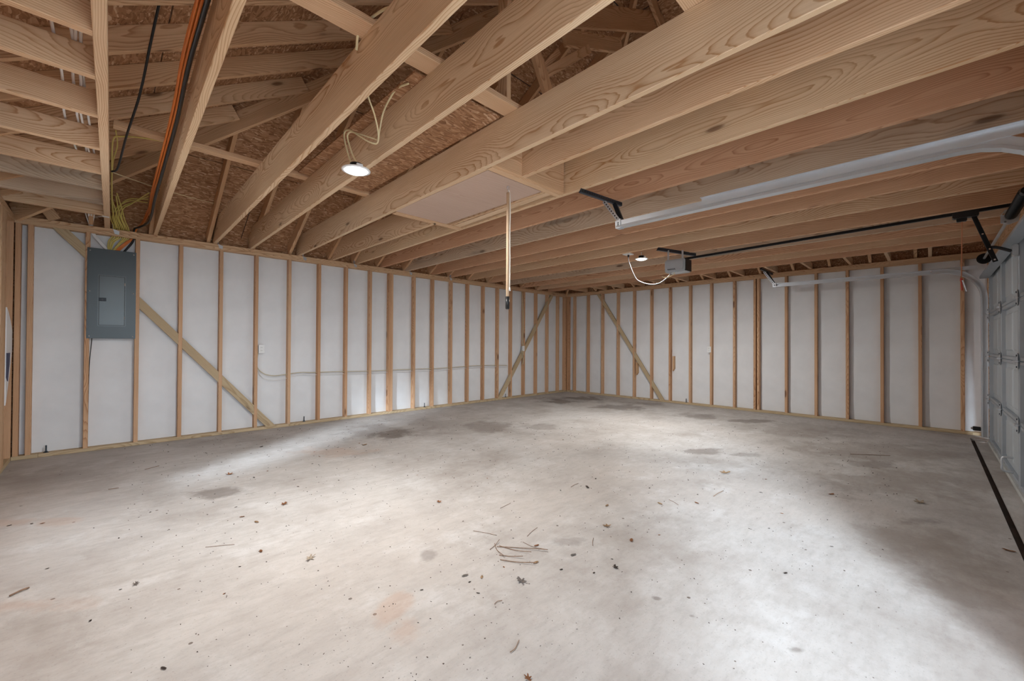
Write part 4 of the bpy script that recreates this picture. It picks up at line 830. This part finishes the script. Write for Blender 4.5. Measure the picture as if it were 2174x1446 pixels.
SM = [(-8.58,-.97),(-8.45,-1.09),(-7.45,-2.14),(-7.82,-3.46),(-7.9,-4.12),(-8.24,-3.0),(-8.35,-2.7),(-8.07,-2.62),(-7.99,-2.73),(-7.62,-2.93),(-7.69,-1.84),(-7.8,-2.13),(-7.74,-1.24),(-7.35,-.77),(-7.16,-.81),(-7.15,-1.92),(-7.21,-2.13),(-7.35,-2.26),(-7.33,-2.81),(-7.15,-2.78),(-6.84,-2.85),(-6.65,-2.61),(-6.68,-1.96),(-6.39,-1.71),(-6.51,-2.16),(-6.42,-2.24),(-6.22,-2.07),(-6.12,-2.1),(-6.12,-1.68),(-5.65,-1.19),(-5.42,-1.31),(-5.42,-2.74),(-6.17,-3.72),(-6.34,-3.15),(-6.27,-3.2),(-6.58,-4.27),(-7.0,-4.86),(-7.21,-4.75),(-7.06,-1.59),(-6.87,-1.51),(-6.65,-1.72),(-6.52,-1.72),(-6.42,-1.54),(-8.74,-2.27),(-8.64,-2.33),(-8.73,-1.83),(-8.59,-2.37),(-8.52,-3.21),(-8.35,-3.95),(-7.79,-3.89),(-8.25,-3.73),(-4.63,-2.88),(-4.2,-3.25),(-3.97,-3.26),(-4.19,-3.4),(-3.88,-3.56),(-3.8,-3.7),(-4.33,-3.71),(-4.24,-3.8),(-4.83,-4.02),(-4.36,-4.25),(-4.26,-4.5),(-5.04,-3.74),(-5.34,-3.67),(-5.87,-3.71),(-5.18,-4.39),(-5.06,-4.84),(-4.76,-5.16),(-4.92,-5.18),(-4.4,-5.12),(-4.09,-5.46),(-3.63,-5.27),(-4.5,-5.52),(-6.44,-4.59),(-6.51,-4.68),(-7.03,-4.96),(-6.78,-4.88),(-6.58,-5.11),(-6.48,-5.25),(-6.29,-5.24),(-6.06,-5.09),(-6.17,-5.21),(-5.82,-5.29),(-5.64,-4.36),(-5.86,-5.15),(-5.21,-5.75),(-5.31,-5.67),(-5.22,-6.08),(-4.87,-5.75),(-1.64,-5.55),(-4.43,-2.99),(-3.95,-1.72),(-5.33,-2.87)]
SMM = [leaf_mesh('scrap', 100 + k, .3) for k in range(6)]
for k, me in enumerate(SMM): me.materials.append(LEAFM[(2, 2, 3, 2, 0, 2)[k]])
for k, (x, y) in enumerate(SM):
    o = link('leaf_scrap', SMM[k % 6], None); r = random.Random(200 + k); dist = math.hypot(x + 8.33, y + 6.49); s = r.uniform(.006, .0115) * (1 + .15 * max(0, dist - 2.5)); o.location = (x, y, .001); o.scale = (s, s, s * .6); o.rotation_euler = (0, 0, r.uniform(0, 6.28))
    side = 'along the bright streak near the back wall' if (y > -2.4 and x > -8) else 'in the left foreground' if x < -7 else 'on the middle of the floor' if x < -5.5 else 'on the right half of the floor'
    tag(o, 'tiny dark leaf scrap lying ' + side, 'leaf scrap', 'leaf scraps ' + side)
TW = [((-8.622,-3.45),(-8.565,-3.413),.008),((-7.884,-3.509),(-7.755,-3.588),.0025),((-8.026,-1.305),(-7.917,-1.244),.004),((-8.275,-1.798),(-8.214,-1.81),.004),((-7.19,-5.344),(-7.118,-5.322),.003),((-6.434,-4.726),(-6.294,-4.687),.0025),((-6.658,-4.692),(-6.485,-4.937),.004),((-6.64,-4.693),(-6.573,-4.889),.0035),((-6.641,-4.653),(-6.714,-4.811),.0035),((-6.746,-4.814),(-6.644,-4.982),.0045),((-6.71,-4.688),(-6.60,-4.651),.003),((-6.715,-4.773),(-6.642,-4.888),.004),((-6.241,-5.081),(-6.153,-5.025),.0025),((-4.879,-5.288),(-4.687,-5.298),.004),((-6.506,-4.758),(-6.485,-4.937),.0025),((-6.625,-4.433),(-6.561,-4.586),.0025),((-6.252,-4.287),(-6.129,-4.27),.0025),((-7.032,-5.081),(-6.988,-5.085),.003),((-2.445,-5.873),(-2.199,-6.187),.005),((-5.52,-4.372),(-5.398,-4.36),.003),((-5.202,-5.072),(-5.252,-5.167),.003)]
for k, (a, b, r) in enumerate(TW):
    r *= .5
    rr = random.Random(k); m_ = ((a[0] + b[0]) / 2 + rr.uniform(-.012, .012), (a[1] + b[1]) / 2 + rr.uniform(-.012, .012), r * 2.2)
    pile = k in (6, 7, 8, 9, 10, 11, 14)
    o = cable('twig', [(*a, r + .002), m_, (*b, r + (.012 if pile else .002))], r, TWIGM, None, k=4)
    lb = {6: 'longest twig across the small twig pile', 7: 'twig crossing the middle of the twig pile', 8: 'twig sticking out left of the twig pile', 9: 'lowest thick twig of the twig pile', 10: 'uppermost short twig of the twig pile', 11: 'short twig inside the lower twig pile', 14: 'faint thin twig at the right of the twig pile'}[k] if pile else ['dark short stick at the far left of the floor', 'thin pale twig left of centre', 'thin twig near the left sill', 'short twig near the left wall', 'short twig at the bottom of the picture', 'slender twig above the twig pile', '', '', '', '', '', '', 'short upright twig on the bluish floor', 'bent twig right of centre', '', 'faint twig left of the pile', 'thin twig in mid floor left of the bright area', 'tiny forked twig below the pile', 'long twig on the shaded floor near the right wall', 'short twig in the mid floor', 'small curved twig right of centre'][k]
    tag(o, lb, 'twig', 'twigs in the pile' if pile else None)
# crumbs of dirt
rnd = random.Random(11); bm = bmesh.new()
for k in range(2200):
    d = rnd.uniform(1.2, 7) ; a = rnd.uniform(-.75, .75) + .79; x = -8.33 + d * math.cos(a); y = -6.49 + d * math.sin(a)
    if not (-8.9 < x < -.1 and -6.8 < y < -.1): continue
    s = rnd.uniform(.0015, .004) * (1 + .25 * d); v = [bm.verts.new((x + s * rnd.uniform(-1, 1), y + s * rnd.uniform(-1, 1), .0005)) for _ in range(3)]; t_ = bm.verts.new((x, y, s * .7))
    for i in range(3): bm.faces.new((v[i], v[(i + 1) % 3], t_))
o = link('dirt_crumbs', mesh(bm), LEAFM[2]); tag(o, 'scattered crumbs of dirt and grit over the concrete floor', 'dirt', kind='stuff')
